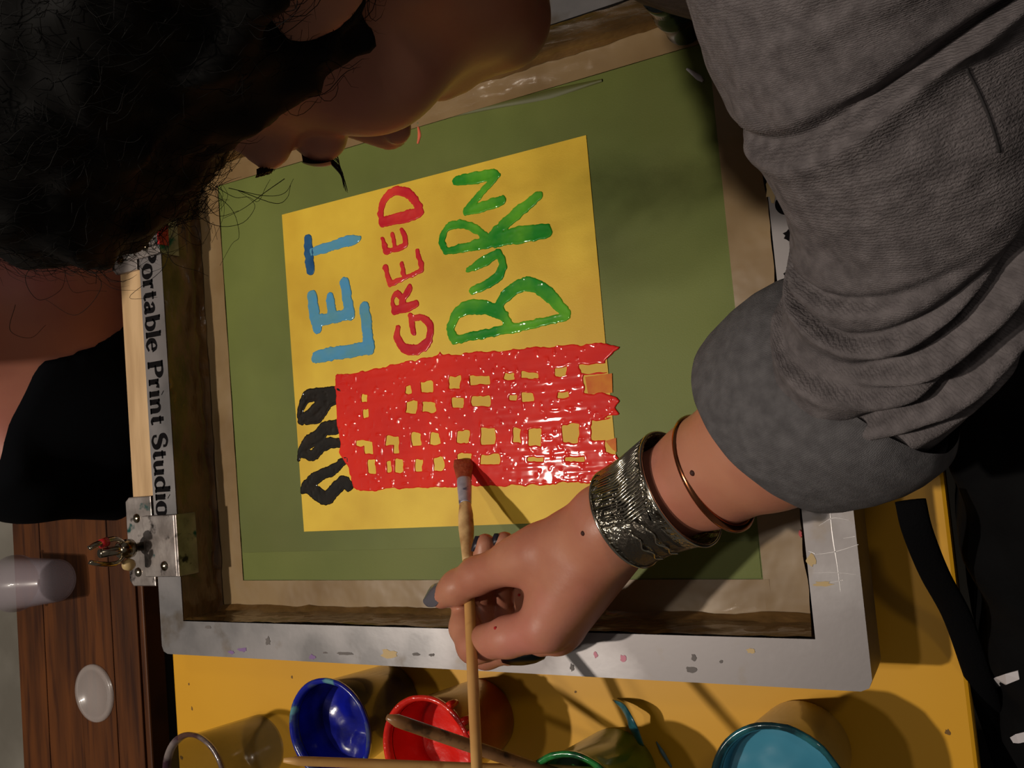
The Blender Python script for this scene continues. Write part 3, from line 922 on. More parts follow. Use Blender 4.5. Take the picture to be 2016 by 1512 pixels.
# ================================================================== CUPS
def cup(name, px, py, dia, h, label, body, paintm, level, rimm=None, grp='paint cups on the yellow table', smear=None):
    c = P(px, py, h)
    R = dia / 2
    rb = R * .78
    e = empty(name, (c[0], c[1], 0))
    tag(e, label, 'cup', grp)
    th = .0012
    prof = [(0, .0008), (rb - .002, .0008), (rb, .003), (R - .0018, h - .006), (R - .0018, h - .004), (R + .0014, h - .0035), (R + .0018, h - .001), (R + .0006, h), (R - .001, h - .0006), (R - .0018, h - .004),
            (R - .003, h - .006), (rb - .0012, .004), (rb - .003, .0024), (0, .0024)]
    V, Fs = lathe(prof[:4], 56, (c[0], c[1], 0))
    V2, F2 = lathe([(R - .0032, h - .006), (rb - .0014, .0035), (rb - .004, .0026), (0, .0026)], 56, (c[0], c[1], 0))
    V, Fs = merge([(V, Fs), (V2, F2)])
    mesh_obj('cup_wall', V, Fs, body, e)
    V, Fs = lathe([(R - .0034, h - .006), (R - .0018, h - .0062), (R - .0016, h - .0045), (R + .0014, h - .004), (R + .002, h - .0015), (R + .0008, h), (R - .0016, h - .0006), (R - .003, h - .003), (R - .0034, h - .006)], 56, (c[0], c[1], 0))
    if rimm is not None:
        V = V + .0005 * vnoise(V, 160, int(px))[:, None]
    mesh_obj('rim', V, Fs, rimm or body, e)
    if paintm is not None:
        # paint: lining of the inner wall plus an uneven surface
        rl = rb + (R - rb) * level
        seg, nr = 56, 14
        PV, PF = [], []
        for i in range(nr):
            rr = (rl - .0036) * (i / (nr - 1))
            for j in range(seg):
                a = 2 * math.pi * j / seg
                PV.append((c[0] + rr * math.cos(a), c[1] + rr * math.sin(a), h * level))
        PV = np.array(PV)
        PV[:, 2] += .0016 * vnoise(PV, 60, int(px) + 1) + .0003 * vnoise(PV, 150, int(px) + 2)
        for i in range(nr - 1):
            for j in range(seg):
                k = (j + 1) % seg
                PF.append((i * seg + j, (i + 1) * seg + j, (i + 1) * seg + k, i * seg + k))
        LV, LF = lathe([(rl - .0042, h * level - .002), (R - .0044, h - .009), (R - .0036, h - .0065)], 56, (c[0], c[1], 0))
        BV, BF = lathe([(rb - .003, .004), (rl - .0026, h * level)], 56, (c[0], c[1], 0))
        V, Fs = merge([(PV, PF), (LV, LF), (BV, BF)])
        mesh_obj('paint', V, Fs, paintm, e)
    return e, c


pb = mat('ultramarine_paint', srgb(14, 24, 150), 0.2, coat=.7, col2=srgb(8, 12, 90), nscale=45, bump=.25, bscale=60, bdist=.002)
pr = mat('scarlet_paint', srgb(222, 34, 20), 0.25, coat=.5, col2=srgb(196, 22, 16), nscale=30, bump=.3, bscale=100)
pt = mat('teal_paint', srgb(62, 134, 160), 0.25, coat=.4, col2=srgb(54, 122, 148), nscale=20)
pg = mat('leaf_green_paint', srgb(40, 120, 38), 0.25, coat=.5, col2=srgb(26, 90, 30), nscale=30, bump=.4, bscale=100)
rim_b = add_streaks(mat('blue_rim', srgb(20, 30, 140), .2, coat=.6, col2=srgb(60, 70, 110), nscale=50, lo=.5, hi=.6), srgb(90, 140, 150), 40, (1, 1, 1), .62, .68)
rim_r = mat('red_rim', srgb(224, 48, 30), .2, coat=.6, col2=srgb(190, 26, 20), nscale=60, bump=.5, bscale=150)
rim_t = add_streaks(mat('teal_rim', srgb(36, 96, 104), .15, coat=.8, col2=srgb(14, 44, 50), nscale=50, lo=.45, hi=.6), srgb(120, 110, 40), 40, (1, 1, 1), .64, .7)
rim_g = mat('green_rim', srgb(40, 130, 60), .15, coat=.8, col2=srgb(14, 60, 40), nscale=70, lo=.45, hi=.6)
body_b = mat('plastic_over_blue', srgb(70, 66, 50), .25, coat=.5, col2=srgb(22, 26, 80), nscale=22, lo=.48, hi=.62)
body_r = mat('plastic_over_red', srgb(156, 62, 20), .3, coat=.4, col2=srgb(120, 34, 14), nscale=25)
body_g = mat('plastic_over_green', srgb(96, 140, 40), .3, coat=.4, col2=srgb(48, 96, 26), nscale=22)
body_t = mat('plastic_over_teal', srgb(176, 164, 112), .3, coat=.4, col2=srgb(160, 146, 92), nscale=22)
cup('paint_cup', 645, 1440, .078, .085, 'cup of ultramarine blue paint with smeared rim', body_b, pb, .62, rim_b)
cr, ccr = cup('paint_cup', 838, 1478, .076, .085, 'cup of scarlet red paint between the blue and green cups', body_r, pr, .55, rim_r)
cup('paint_cup', 1532, 1562, .079, .085, 'cup of light teal blue paint beside the screen corner', body_t, pt, .80, rim_t)
cg, ccg = cup('paint_cup', 1128, 1604, .079, .085, 'cup of green paint holding the two resting brushes', body_g, pg, .6, rim_g)
cup('water_cup', 378, 1532, .073, .085, 'empty clear cup with a grimy purple rim at the table corner', M['clear'], None, 0, M['clear_rim'])
# paint drips on the red cup rim
for t_, s_ in ((1.0, .006), (0.6, .005), (0.35, .0045)):
    q = np.array([ccr[0] + .0385 * math.cos(t_), ccr[1] + .0385 * math.sin(t_), .083])
    tube('drip', spline([q, q + [.001, .0006, -.006], q + [.0004, 0, -.014]], 8), [.0028, .0032, .0034, .0032, .003, .0026, .002, .001], pr, cr, 8)
# dried peel of teal paint leaning behind the green cup
pk = spline([P(1206, 1378, .006), P(1226, 1392, .014), P(1240, 1416, .022), P(1250, 1440, .02), P(1262, 1466, .012)], 18)
V, Fs = tube_data(pk, np.interp(np.linspace(0, 1, 18), [0, .3, .7, 1], [.0004, .0035, .005, .003]), 8, flat=.22)
po = mesh_obj('paint_peel', V, Fs, mat('dried_teal', srgb(60, 130, 140), .3, col2=srgb(24, 70, 80), nscale=60, coat=.4))
tag(po, 'curled strip of dried teal paint behind the green cup', 'paint peel')
po2 = tube('paint_thread', spline([P(1292, 1460, .002), P(1305, 1482, .004), P(1322, 1510, .002)], 10), np.interp(np.linspace(0, 1, 10), [0, .5, 1], [.0004, .0016, .0008]), mat('dried_blue', srgb(90, 120, 130), .4), None, 8)
tag(po2, 'thin thread of dried blue paint on the table', 'paint peel')


for x_, y_, a_, b_ in ((378, 1395, 3, 5), (372, 1347, 3, 3), (358, 1492, 6, 5), (1866, 1442, 4, 5), (1133, 1362, 3, 2), (575, 1333, 3, 4), (1150, 1480, 3, 3)):
    speck('table_speck', x_, y_, a_, b_, mat('brown_speck', srgb(110, 78, 24), .6), tb, 0.0, th=.0002)

# dark jar inside the screen corner
jc = P(1352, 52, ZM + .001)
e = empty('paint_jar', (jc[0], jc[1], ZM + .0012))
tag(e, 'small dark paint-smeared jar standing in the screen corner by the sleeve', 'jar')
V, Fs = lathe([(0, 0), (.0125, 0), (.0142, .0016), (.0146, .004), (.0138, .0055), (.0138, .026), (.0146, .0275), (.0146, .030), (.0138, .0315), (.0138, .036), (.011, .040), (.011, .044)], 40, (jc[0], jc[1], ZM + .0012))
mesh_obj('jar_body', V, Fs, M['jar'], e)
V, Fs = lathe([(0, .058), (.012, .058), (.0128, .0565), (.0128, .0445), (.0112, .044)], 40, (jc[0], jc[1], ZM + .0012))
mesh_obj('lid', V, Fs, M['jar'], e)

# lid and cup on the bench
lc = P(188, 1364, -0.1)
V, Fs = lathe([(0, .0012), (.026, .0012), (.028, .004), (.0335, .0045), (.0355, .003), (.0358, .0006), (.0345, .0002), (.033, .0028), (.0285, .0026), (.0262, 0), (0, 0)], 56, (lc[0], lc[1], -0.0998))
tag(mesh_obj('round_lid', V, Fs, M['clear_lid'] if 'clear_lid' in M else mat('clear_lid', srgb(200, 190, 186), .25, alpha=.32, coat=.4)), 'round clear plastic lid lying on the wooden bench', 'lid')
cm = mat('clear_cup', srgb(170, 160, 170), .25, alpha=.38, coat=.3)
V, Fs = lathe([(0, 0), (.024, 0), (.026, .002), (.033, .084), (.036, .085), (.036, .089), (.0335, .089), (.0315, .084), (.0245, .004), (0, .003)], 48)
a0, a1 = P(118, 1142, -0.066), P(0, 1150, -0.066)
ax = (a1 - a0) / np.linalg.norm(a1 - a0)
ax[2] = 0
ax /= np.linalg.norm(ax)
sd_ = np.cross([0, 0, 1.0], ax)
Vw = a0 + V[:, 2:3] * ax + V[:, 0:1] * sd_ + V[:, 1:2] * np.array([0, 0, 1.0])
Vw[:, 2] += -0.0995 - Vw[:, 2].min()
tag(mesh_obj('plastic_cup', Vw, Fs, cm), 'empty clear plastic cup lying on its side on the bench', 'cup')


# ================================================================== BRUSHES
TIP = P(912, 905, ZM + .003)
HB = P(925, 1200, .110)
bd = (HB - TIP) / np.linalg.norm(HB - TIP)


def brush_pt(s):
    return TIP + bd * s


hb_e = empty('paintbrush', TIP)
tag(hb_e, 'long wooden paintbrush held in the hand, its tip on the red building', 'paintbrush')
sdv = np.cross(bd, CAMP - TIP)
sdv /= np.linalg.norm(sdv)
nv = np.cross(sdv, bd)


def flat_tube(name, s0, s1, prof, mt, par, n=24, sides=18):
    """prof: list of (t, half width across, half depth)"""
    ts = np.linspace(0, 1, n)
    pw = np.interp(ts, [p[0] for p in prof], [p[1] for p in prof])
    pd = np.interp(ts, [p[0] for p in prof], [p[2] for p in prof])
    V, Fs = [], []
    for i, t in enumerate(ts):
        c = brush_pt(s0 + (s1 - s0) * t)
        for j in range(sides):
            a = 2 * math.pi * j / sides
            V.append(c + sdv * pw[i] * math.cos(a) + nv * pd[i] * math.sin(a))
    for i in range(n - 1):
        for j in range(sides):
            k = (j + 1) % sides
            Fs.append((i * sides + j, i * sides + k, (i + 1) * sides + k, (i + 1) * sides + j))
    Fs.append(tuple(range(sides))[::-1])
    Fs.append(tuple((n - 1) * sides + j for j in range(sides)))
    return mesh_obj(name, V, Fs, mt, par)


flat_tube('bristles', 0, .022, [(0, .0074, .0012), (.3, .0080, .0026), (1, .0056, .0038)], M['bristle'], hb_e)
flat_tube('ferrule', .0205, .046, [(0, .0056, .0042), (.15, .0058, .0044), (.85, .0050, .0048), (1, .0047, .0047)], M['ferrule'], hb_e)
flat_tube('handle', .045, .098, [(0, .0044, .0044), (.2, .0056, .0054), (.45, .0058, .0056), (.8, .0044, .0044), (1, .0038, .0038)], M['brush_worn'], hb_e, 30)
flat_tube('handle_shaft', .097, .31, [(0, .0038, .0038), (.5, .0037, .0037), (1, .0030, .0030)], M['brush_wood'], hb_e, 20)


def rest_brush(a, b_, r0, r1, label, mt):
    a, b_ = np.array(a), np.array(b_)
    e = empty('paintbrush', b_)
    tag(e, label, 'paintbrush', 'brushes resting in the green cup')
    n = 26
    pts = [a + (b_ - a) * t for t in np.linspace(0, 1, n)]
    rr = np.interp(np.linspace(0, 1, n), [0, .015, .05, .6, .78, 1], [r0 * .45, r0 * .9, r0, r0 * 1.05, r1, r1 * .7])
    tube('handle', pts, rr, mt, e, 14)
    d = (b_ - a) / np.linalg.norm(b_ - a)
    tube('ferrule', [b_ - d * .001, b_ + d * .018], r1 * .8, M['ferrule'], e, 12)
    tube('bristles', [b_ + d * .018, b_ + d * .026, b_ + d * .036], [r1 * .8, r1, r1 * .3], pg, e, 12)


gb = np.array([ccg[0], ccg[1], .04])
rest_brush(P(762, 1412, .165), gb + [.010, -.004, -.002], .0042, .0058, 'dark worn brush handle leaning across the red cup', M['old_wood'])
rest_brush(P(558, 1497, .20), gb + [.014, .012, -.002], .0030, .0042, 'thin pale brush handle leaning across the blue cup', M['brush_wood'])

# ================================================================== PAINTING PERSON
HC = np.array([0.156, 0.127, 0.381])
HR = np.array([[-0.436, -0.357, -0.826], [0.819, -0.537, -0.201], [-0.372, -0.764, 0.527]])
_u, _s, _v = np.linalg.svd(HR)
HR = _u @ _v


def H(x, y, z):
    """head coordinates in cm: x towards her right, y forwards, z up"""
    return HC + HR @ (np.array([x, y, z]) * .01)


def Hv(V):
    return HC + (np.asarray(V) * .01) @ HR.T


person = empty('person', (0.42, 0.2, -0.76))
tag(person, 'person with curly black hair and grey sweater bending over the screen, painting', 'person')


def head_sdf(p):
    d = ell(p, (0, -1.4, 3.6), (7.3, 9.2, 8.2))
    d = smin(d, ell(p, (0, 2.5, -2.2), (6.0, 5.7, 8.0)), 2.0)
    for s in (-1, 1):
        d = smin(d, cap(p, (s * 5.1, -.2, -5.6), (s * 1.2, 5.8, -9.0), 1.8, 1.6), 2.2)
        d = smin(d, ell(p, (s * 4.0, 4.9, -2.7), (2.3, 2.2, 2.5)), 1.6)
        d = smin(d, cap(p, (s * 1.4, 8.0, 2.3), (s * 4.7, 6.5, 2.3), .85, .8), 1.2)
    d = smin(d, ell(p, (0, 6.3, -9.0), (2.0, 1.8, 1.8)), 1.6)
    d = smin(d, ell(p, (0, 6.7, -6.0), (2.7, 2.1, 2.2)), 1.2)
    for s in (-1, 1):
        d = smax(d, -ell(p, (s * 3.2, 9.0, .35), (2.0, 1.7, 1.3)), 1.0)
        d = smin(d, ell(p, (s * 3.2, 7.25, .15), (1.45, 1.35, 1.25)), .35)
    d = smin(d, cap(p, (0, 8.0, 1.0), (0, 10.5, -2.9), .62, 1.0), .9)
    for s in (-1, 1):
        d = smin(d, ell(p, (s * 1.25, 9.5, -3.2), (.8, .95, .75)), .5)
        d = smax(d, -ell(p, (s * .62, 9.9, -3.75), (.38, .5, .3)), .2)
        # ear
        e = ell(p, (s * 7.6, -1.2, -.2), (.75, 1.9, 3.0))
        e = smax(e, -ell(p, (s * 8.25, -.7, .3), (.55, 1.0, 1.9)), .5)
        d = smin(d, e, .5)
    d = smin(d, cap(p, (-1.9, 7.6, -5.6), (1.9, 7.6, -5.6), .55, .55), .5)
    d = smin(d, cap(p, (-1.6, 7.5, -6.5), (1.6, 7.5, -6.5), .6, .6), .45)
    d = smin(d, cap(p, (0, -2.2, -6), (0, -4.5, -19), 5.3, 6.0), 2.5)
    return d


def head_mesh():
    p, lo = grid((-9.6, -12, -19), (9.6, 12.5, 13), .3)
    V, Fs = surfnet(head_sdf(p), lo, .3)
    return Hv(V), Fs


# forearm, hand
J = lambda x, y, z: P(x, y, z)
hand_pts = []


def arm_sdf(p):
    fore = chain(p, [(J(1830, 520, .236), .030), (J(1640, 795, .184), .034), (J(1510, 866, .166), .0345), (J(1400, 928, .152), .0285), (J(1290, 985, .142), .0245), (J(1210, 1030, .136), .0235)], .012)
    palm = smin(cap(p, J(1205, 1040, .138), J(1075, 1232, .130), .0195, .0150), cap(p, J(1210, 1055, .128), J(1095, 1245, .113), .0190, .0145), .010)
    palm = smin(palm, cap(p, J(1214, 1068, .118), J(1110, 1236, .098), .0175, .0135), .010)
    palm = smin(palm, cap(p, J(1216, 1074, .110), J(1122, 1215, .086), .0155, .0125), .010)
    palm = smin(palm, cap(p, J(1180, 1030, .130), J(1045, 1100, .124), .0200, .0160), .012)
    palm = smin(palm, cap(p, J(1120, 1085, .130), J(1075, 1190, .126), .0160, .0120), .014)
    body = smin(fore, palm, .014)
    th = chain(p, [(J(1060, 1085, .126), .0160), (J(1010, 1106, .122), .0142), (J(940, 1133, .112), .0122), (J(900, 1156, .109), .0112), (J(870, 1174, .106), .0086)], .006)
    body = smin(body, th, .010)
    ix = chain(p, [(J(1075, 1235, .130), .0150), (J(1000, 1254, .124), .0128), (J(935, 1270, .1125), .0120), (J(915, 1236, .105), .0102), (J(914, 1190, .094), .0088)], .005)
    mi = chain(p, [(J(1095, 1242, .110), .0140), (J(1020, 1268, .102), .0118), (J(957, 1283, .096), .0114), (J(945, 1190, .084), .0096), (J(955, 1072, .080), .0078)], .005)
    ri = chain(p, [(J(1110, 1237, .098), .0130), (J(1000, 1275, .087), .0110), (J(985, 1185, .072), .0092), (J(993, 1068, .074), .0078)], .005)
    pi_ = chain(p, [(J(1122, 1215, .086), .0120), (J(1052, 1262, .0825), .0100), (J(1030, 1170, .062), .0085), (J(1022, 1110, .060), .0070)], .005)
    f = np.minimum(np.minimum(ix, mi), np.minimum(ri, pi_))
    body = smin(body, f, .0045)
    return body


def arm_mesh():
    lo = np.array([.020, -.262, .045])
    hi = np.array([.395, .02, .29])
    p, lo = grid(lo, hi, .0026)
    # coarse pass for whole arm only past the wrist
    V1, F1 = surfnet(arm_sdf(p), lo, .0026)
    return V1, F1


def arm_mesh_fine():
    # fine hand grid
    h = .00155
    p, lo = grid((.022, -.250, .046), (.225, -.095, .172), h)
    V1, F1 = surfnet(arm_sdf(p), lo, h)
    p, lo = grid((.18, -.185, .085), (.40, .03, .30), .0026)
    V2, F2 = surfnet(arm_sdf(p), lo, .0026)
    return merge([(V1, F1.tolist()), (V2, F2.tolist())])


def torso_mesh():
    nb = H(0, -4.5, -19)
    sh_l, sh_r = np.array([.425, .215, .345]), np.array([.33, .42, .27])
    hip = np.array([.62, .20, -.12])
    p, lo = grid((.2, .0, -.55), (.80, .55, .46), .012)
    d = cap(p, H(0, -3.5, -12), nb, .052, .058)
    d = smin(d, cap(p, nb, sh_l * .8 + nb * .2, .06, .055), .03)
    d = smin(d, cap(p, nb, sh_r, .06, .06), .03)
    d = smin(d, cap(p, nb + [.03, 0, -.03], hip, .10, .12), .05)
    d = smin(d, cap(p, sh_l, J(1830, 520, .236), .036, .028), .03)
    V, Fs = surfnet(d, lo, .012)
    return V, Fs


hm = head_mesh()
am = arm_mesh_fine()
tm = torso_mesh()
V, Fs = merge([(hm[0], hm[1].tolist()), am, (tm[0], tm[1].tolist())])
body = mesh_obj('body', V, Fs, M['skin'], person)

# eyelids, lashes, brow, lips
for s in (-1, 1):
    n, mth = 22, 12
    Vl, Fl = [], []
    for i in range(n):
        for j in range(mth):
            a = -1.15 + 2.3 * i / (n - 1)
            b_ = -.08 + .95 * j / (mth - 1)
            rr = 1.0
            Vl.append((s * 3.2 + 1.56 * math.sin(a) * math.cos(b_ * .6), 7.30 + 1.50 * math.cos(a) * math.cos(b_), .15 + 1.40 * math.sin(b_)))
    for i in range(n - 1):
        for j in range(mth - 1):
            Fl.append((i * mth + j, (i + 1) * mth + j, (i + 1) * mth + j + 1, i * mth + j + 1))
    mesh_obj('eyelid', Hv(Vl), Fl, M['lid'], person)
    parts = []
    for i in range(30):
        a = -1.0 + 2.0 * i / 29 + random.uniform(-.03, .03)
        b_ = -.08
        c = np.array([s * 3.2 + 1.56 * math.sin(a), 7.30 + 1.50 * math.cos(a) * math.cos(b_), .15 + 1.4 * math.sin(b_)])
        o_ = np.array([math.sin(a) * .75, .95, -.25])
        L = random.uniform(1.0, 1.45)
        pts = [c, c + o_ * L * .45 + [0, 0, -.12], c + o_ * L * .95 + [0, 0, .05]]
        pts = spline(Hv(pts), 7)
        parts.append(tube_data(pts, np.linspace(.00032, .00008, 7), 4))
    V, Fs = merge(parts)
    mesh_obj('eyelashes', V, Fs, M['lash'], person)
    parts = []
    for i in range(150):
        t = random.random()
        x0 = s * (1.5 + 3.8 * t)
        c = np.array([x0, 8.75 - .42 * max(0, abs(x0) - 2.2) ** 1.35, 2.35 + .5 * math.sin(t * 2.6) + random.uniform(-.3, .3)])
        dr = np.array([s * .6, .12 - .25 * t, .10])
        parts.append(tube_data(Hv([c, c + dr * .5 + [0, .1, 0], c + dr]), [.0003, .00026, .0001], 4))
    V, Fs = merge(parts)
    mesh_obj('eyebrow', V, Fs, M['lash'], person)
parts = [tube_data(Hv(spline([(-2.0, 7.2, -5.9), (-1, 8.0, -5.5), (0, 8.2, -5.6), (1, 8.0, -5.5), (2.0, 7.2, -5.9)], 14)), np.array([1, 3, 4.5, 5.5, 6, 6, 5.6, 5.6, 6, 6, 5.5, 4.5, 3, 1]) * .0011, 10),
         tube_data(Hv(spline([(-1.9, 7.2, -6.1), (-1, 7.95, -6.6), (0, 8.15, -6.7), (1, 7.95, -6.6), (1.9, 7.2, -6.1)], 14)), np.array([1, 3, 5, 6, 6.6, 7, 7, 7, 7, 6.6, 6, 5, 3, 1]) * .0011, 10)]
V, Fs = merge(parts)
mesh_obj('lips', V, Fs, M['lip'], person)


# hair: a curly mass with its own strands
def hair_sdf(p):
    d = ell(p, (0, -3.0, 5.2), (9.3, 10.6, 9.6))
    d = smin(d, ell(p, (-4.5, 2.2, 9.6), (5.6, 6.0, 5.2)), 2.5)
    d = smin(d, ell(p, (-5.5, -4.0, 2.0), (4.6, 6.0, 6.0)), 2.0)
    d = smin(d, ell(p, (0, -2.6, 13.5), (7.5, 7.2, 5.0)), 2.5)
    d = smin(d, ell(p, (-3.0, 5.6, 9.0), (4.5, 3.4, 3.6)), 2.0)
    # sideburn in front of the ear
    d = smin(d, cap(p, (-7.0, 2.2, 3.0), (-6.9, 1.7, -2.4), 1.3, .5), 1.2)
    d = smin(d, cap(p, (7.0, 2.2, 3.0), (6.9, 1.7, -2.4), 1.3, .5), 1.2)
    # keep the face, ear and neck free
    d = smax(d, -ell(p, (0.6, 10.4, -3.4), (7.4, 6.3, 7.6)), .8)
    for s in (-1, 1):
        d = smax(d, -ell(p, (s * 8.6, -.7, -1.3), (2.2, 1.5, 1.7)), .5)
    d = smax(d, -(p[..., 2] + 4.5 + .12 * p[..., 1]), 1.5)
    n = vnoise(p, .42, 41) * .55 + vnoise(p, .95, 42) * .35 + vnoise(p, 2.0, 43) * .15
    return d + n * .8


p, lo = grid((-12, -16, -8), (12, 12, 21), .3)
hvv, hff = surfnet(hair_sdf(p), lo, .3)
hairV, hairF = Hv(hvv), hff
# strands
nrm = np.zeros_like(hvv)
fa = hvv[hff]
fn = np.cross(fa[:, 2] - fa[:, 0], fa[:, 3] - fa[:, 1])
for k in range(4):
    np.add.at(nrm, hff[:, k], fn)
nrm /= np.linalg.norm(nrm, axis=1)[:, None] + 1e-9
parts = [(hairV, hairF.tolist())]
down = HR.T @ np.array([0, 0, -1.0])
for i in range(6500):
    k = int(RNG.integers(len(hvv)))
    c = hvv[k] + nrm[k] * RNG.uniform(-.15, .15)
    if c[2] < -3.2 or (abs(c[0]) > 5.2 and c[1] > .6 and c[2] < 4.5 and RNG.random() < .8):
        continue
    nn = nrm[k]
    a = RNG.uniform(-1, 1, 3) * .5 + np.array([0, -.1, -.5]) + down * .4
    tdir = a - nn * (a @ nn)
    tdir /= np.linalg.norm(tdir) + 1e-9
    bdir = np.cross(nn, tdir)
    L = RNG.uniform(.8, 2.6)
    R0 = RNG.uniform(.15, .5)
    fr = RNG.uniform(1.2, 3.2) * math.pi
    ph = RNG.uniform(0, 6.28)
    lift = abs(RNG.normal(0, .05))
    pts = []
    for t in np.linspace(0, 1, 9):
        pts.append(c + tdir * L * t - nn * (.035 * (L * t) ** 2) + bdir * R0 * math.sin(ph + fr * t) + nn * (R0 * .45 * math.cos(ph + fr * t) + lift + .05))
    parts.append(tube_data(Hv(pts), np.array([.2, .3, .3, .3, .3, .3, .28, .2, .08]) * .001 * RNG.uniform(.22, .5), 3, caps=False))


def wisp(pts_px, depth_z, r=.00022, n=26):
    """stray curl: photo positions with heights"""
    W = [P(x, y, z) for (x, y), z in zip(pts_px, depth_z)]
    parts.append(tube_data(spline(W, n), np.linspace(r, r * .5, n), 3, caps=False))


# stray curls hanging from the fringe
for i in range(120):
    x0 = RNG.uniform(20, 420)
    y0 = 395 + 60 * math.sin(min(1, x0 / 260) * 2.2) + RNG.uniform(-55, 10) - max(0, x0 - 260) * .35
    z0 = .36 + RNG.uniform(-.03, .03)
    R0 = RNG.uniform(14, 70)
    a0_ = RNG.uniform(0, 6.28)
    sw = RNG.choice([-1, 1]) * RNG.uniform(1.5, 4.5)
    pts = []
    for t in np.linspace(0, 1, 7):
        pts.append((x0 + RNG.uniform(-3, 3) + R0 * (math.cos(a0_ + sw * t) - math.cos(a0_)), y0 + R0 * .8 * (math.sin(a0_ + sw * t) - math.sin(a0_)) + 55 * t * RNG.uniform(.3, 1.2)))
    wisp(pts, np.linspace(z0, z0 - .03, 7), .00018)
for pts in ([(55, 380), (60, 440), (100, 490), (160, 500), (230, 470), (280, 430)], [(40, 390), (70, 470), (130, 520), (190, 515), (240, 480)], [(30, 420), (60, 480), (110, 505), (175, 500), (260, 445)],
            [(90, 500), (50, 545), (75, 590), (120, 570), (130, 530)], [(150, 510), (200, 560), (150, 620), (90, 590)], [(30, 600), (20, 650), (60, 665), (90, 640)],
            [(450, 370), (520, 385), (560, 380), (578, 352)], [(470, 375), (540, 400), (565, 390), (572, 365)], [(560, 352), (520, 380), (480, 410), (440, 430)], [(360, 410), (330, 480), (310, 500), (250, 540)],
            [(400, 395), (430, 425), (470, 415)], [(300, 450), (330, 480), (320, 530), (255, 585), (310, 585)]):
    wisp(pts, np.linspace(.345, .315, len(pts)), .00022)
V, Fs = merge(parts)
hr = mesh_obj('hair', V, Fs, M['hair'], person)
hr['kind'] = 'stuff'
hr['label'] = 'thick curly black hair'


# nails and marks on the hand
def nail(c, axis, normal, ln, wd, mt, label=None):
    axis = np.asarray(axis) / np.linalg.norm(axis)
    normal = np.asarray(normal) - axis * (np.asarray(normal) @ axis)
    normal /= np.linalg.norm(normal)
    sd = np.cross(axis, normal)
    V, Fs = [], []
    nu, nv_ = 10, 9
    for i in range(nu):
        t = i / (nu - 1)
        wv = wd * (math.sin(min(1, .25 + t * 1.2) * math.pi / 2)) * (1 - .55 * max(0, (t - .55) / .45) ** 2)
        for j in range(nv_):
            a = -1 + 2 * j / (nv_ - 1)
            V.append(np.asarray(c) + axis * ln * (t - .3) + sd * wv * a + normal * (-.0026 * a * a - .0022 * t * t))
    nb = len(V)
    V += [v - normal * .0009 for v in V]
    for i in range(nu - 1):
        for j in range(nv_ - 1):
            q = (i * nv_ + j, (i + 1) * nv_ + j, (i + 1) * nv_ + j + 1, i * nv_ + j + 1)
            Fs += [q, tuple(k + nb for k in q[::-1])]
    o = mesh_obj('fingernail', V, Fs, mt, person)
    if label:
        o['label'] = label
    return o


UPC = (CAMP - P(876, 1182, .105)) / np.linalg.norm(CAMP - P(876, 1182, .105))
ta = P(868, 1186, .104) - P(905, 1162, .108)
nail(P(879, 1164, .108) + np.array([-.34, .20, .85]) * .0090, ta, np.array([-.34, .20, .85]), .0270, .0076, M['nail'], 'silver thumbnail')
nail(P(945, 1080, .083) + np.array([-.0050, .002, .0035]), P(953, 1070, .080) - P(945, 1190, .084), np.array([-.75, .1, .5]), .0110, .0034, M['dark_nail'])
nail(P(983, 1074, .077) + np.array([-.0052, .002, .0035]), P(993, 1068, .074) - P(985, 1185, .072), np.array([-.75, .1, .5]), .0105, .0034, M['dark_nail'])


def on_skin(px, py, z0=.2):
    """march down the view ray to the arm surface"""
    a = P(px, py, z0)
    b_ = P(px, py, .06)
    ts = np.linspace(0, 1, 400)
    q = (a + (b_ - a) * ts[:, None]).astype(np.float32)
    d = arm_sdf(q)
    k = int(np.argmax(d < 0))
    return q[k].astype(float)


for x, y, rr in ((1148, 1050, .0016), (1364, 931, .0017)):
    c = on_skin(x, y)
    V, Fs = lathe([(0, rr * .6), (rr * .6, rr * .45), (rr, 0), (rr * .9, -rr)], 12, c)
    mesh_obj('mole', V, Fs, M['mole'], person)
for x, y, rr in ((975, 1237, .0012), (1022, 1172, .0012)):
    c = on_skin(x, y)
    V, Fs = lathe([(0, rr * .5), (rr * .6, rr * .4), (rr, 0), (rr * .9, -rr)], 12, c)
    mesh_obj('paint_spot', V, Fs, M['redstain'], person)


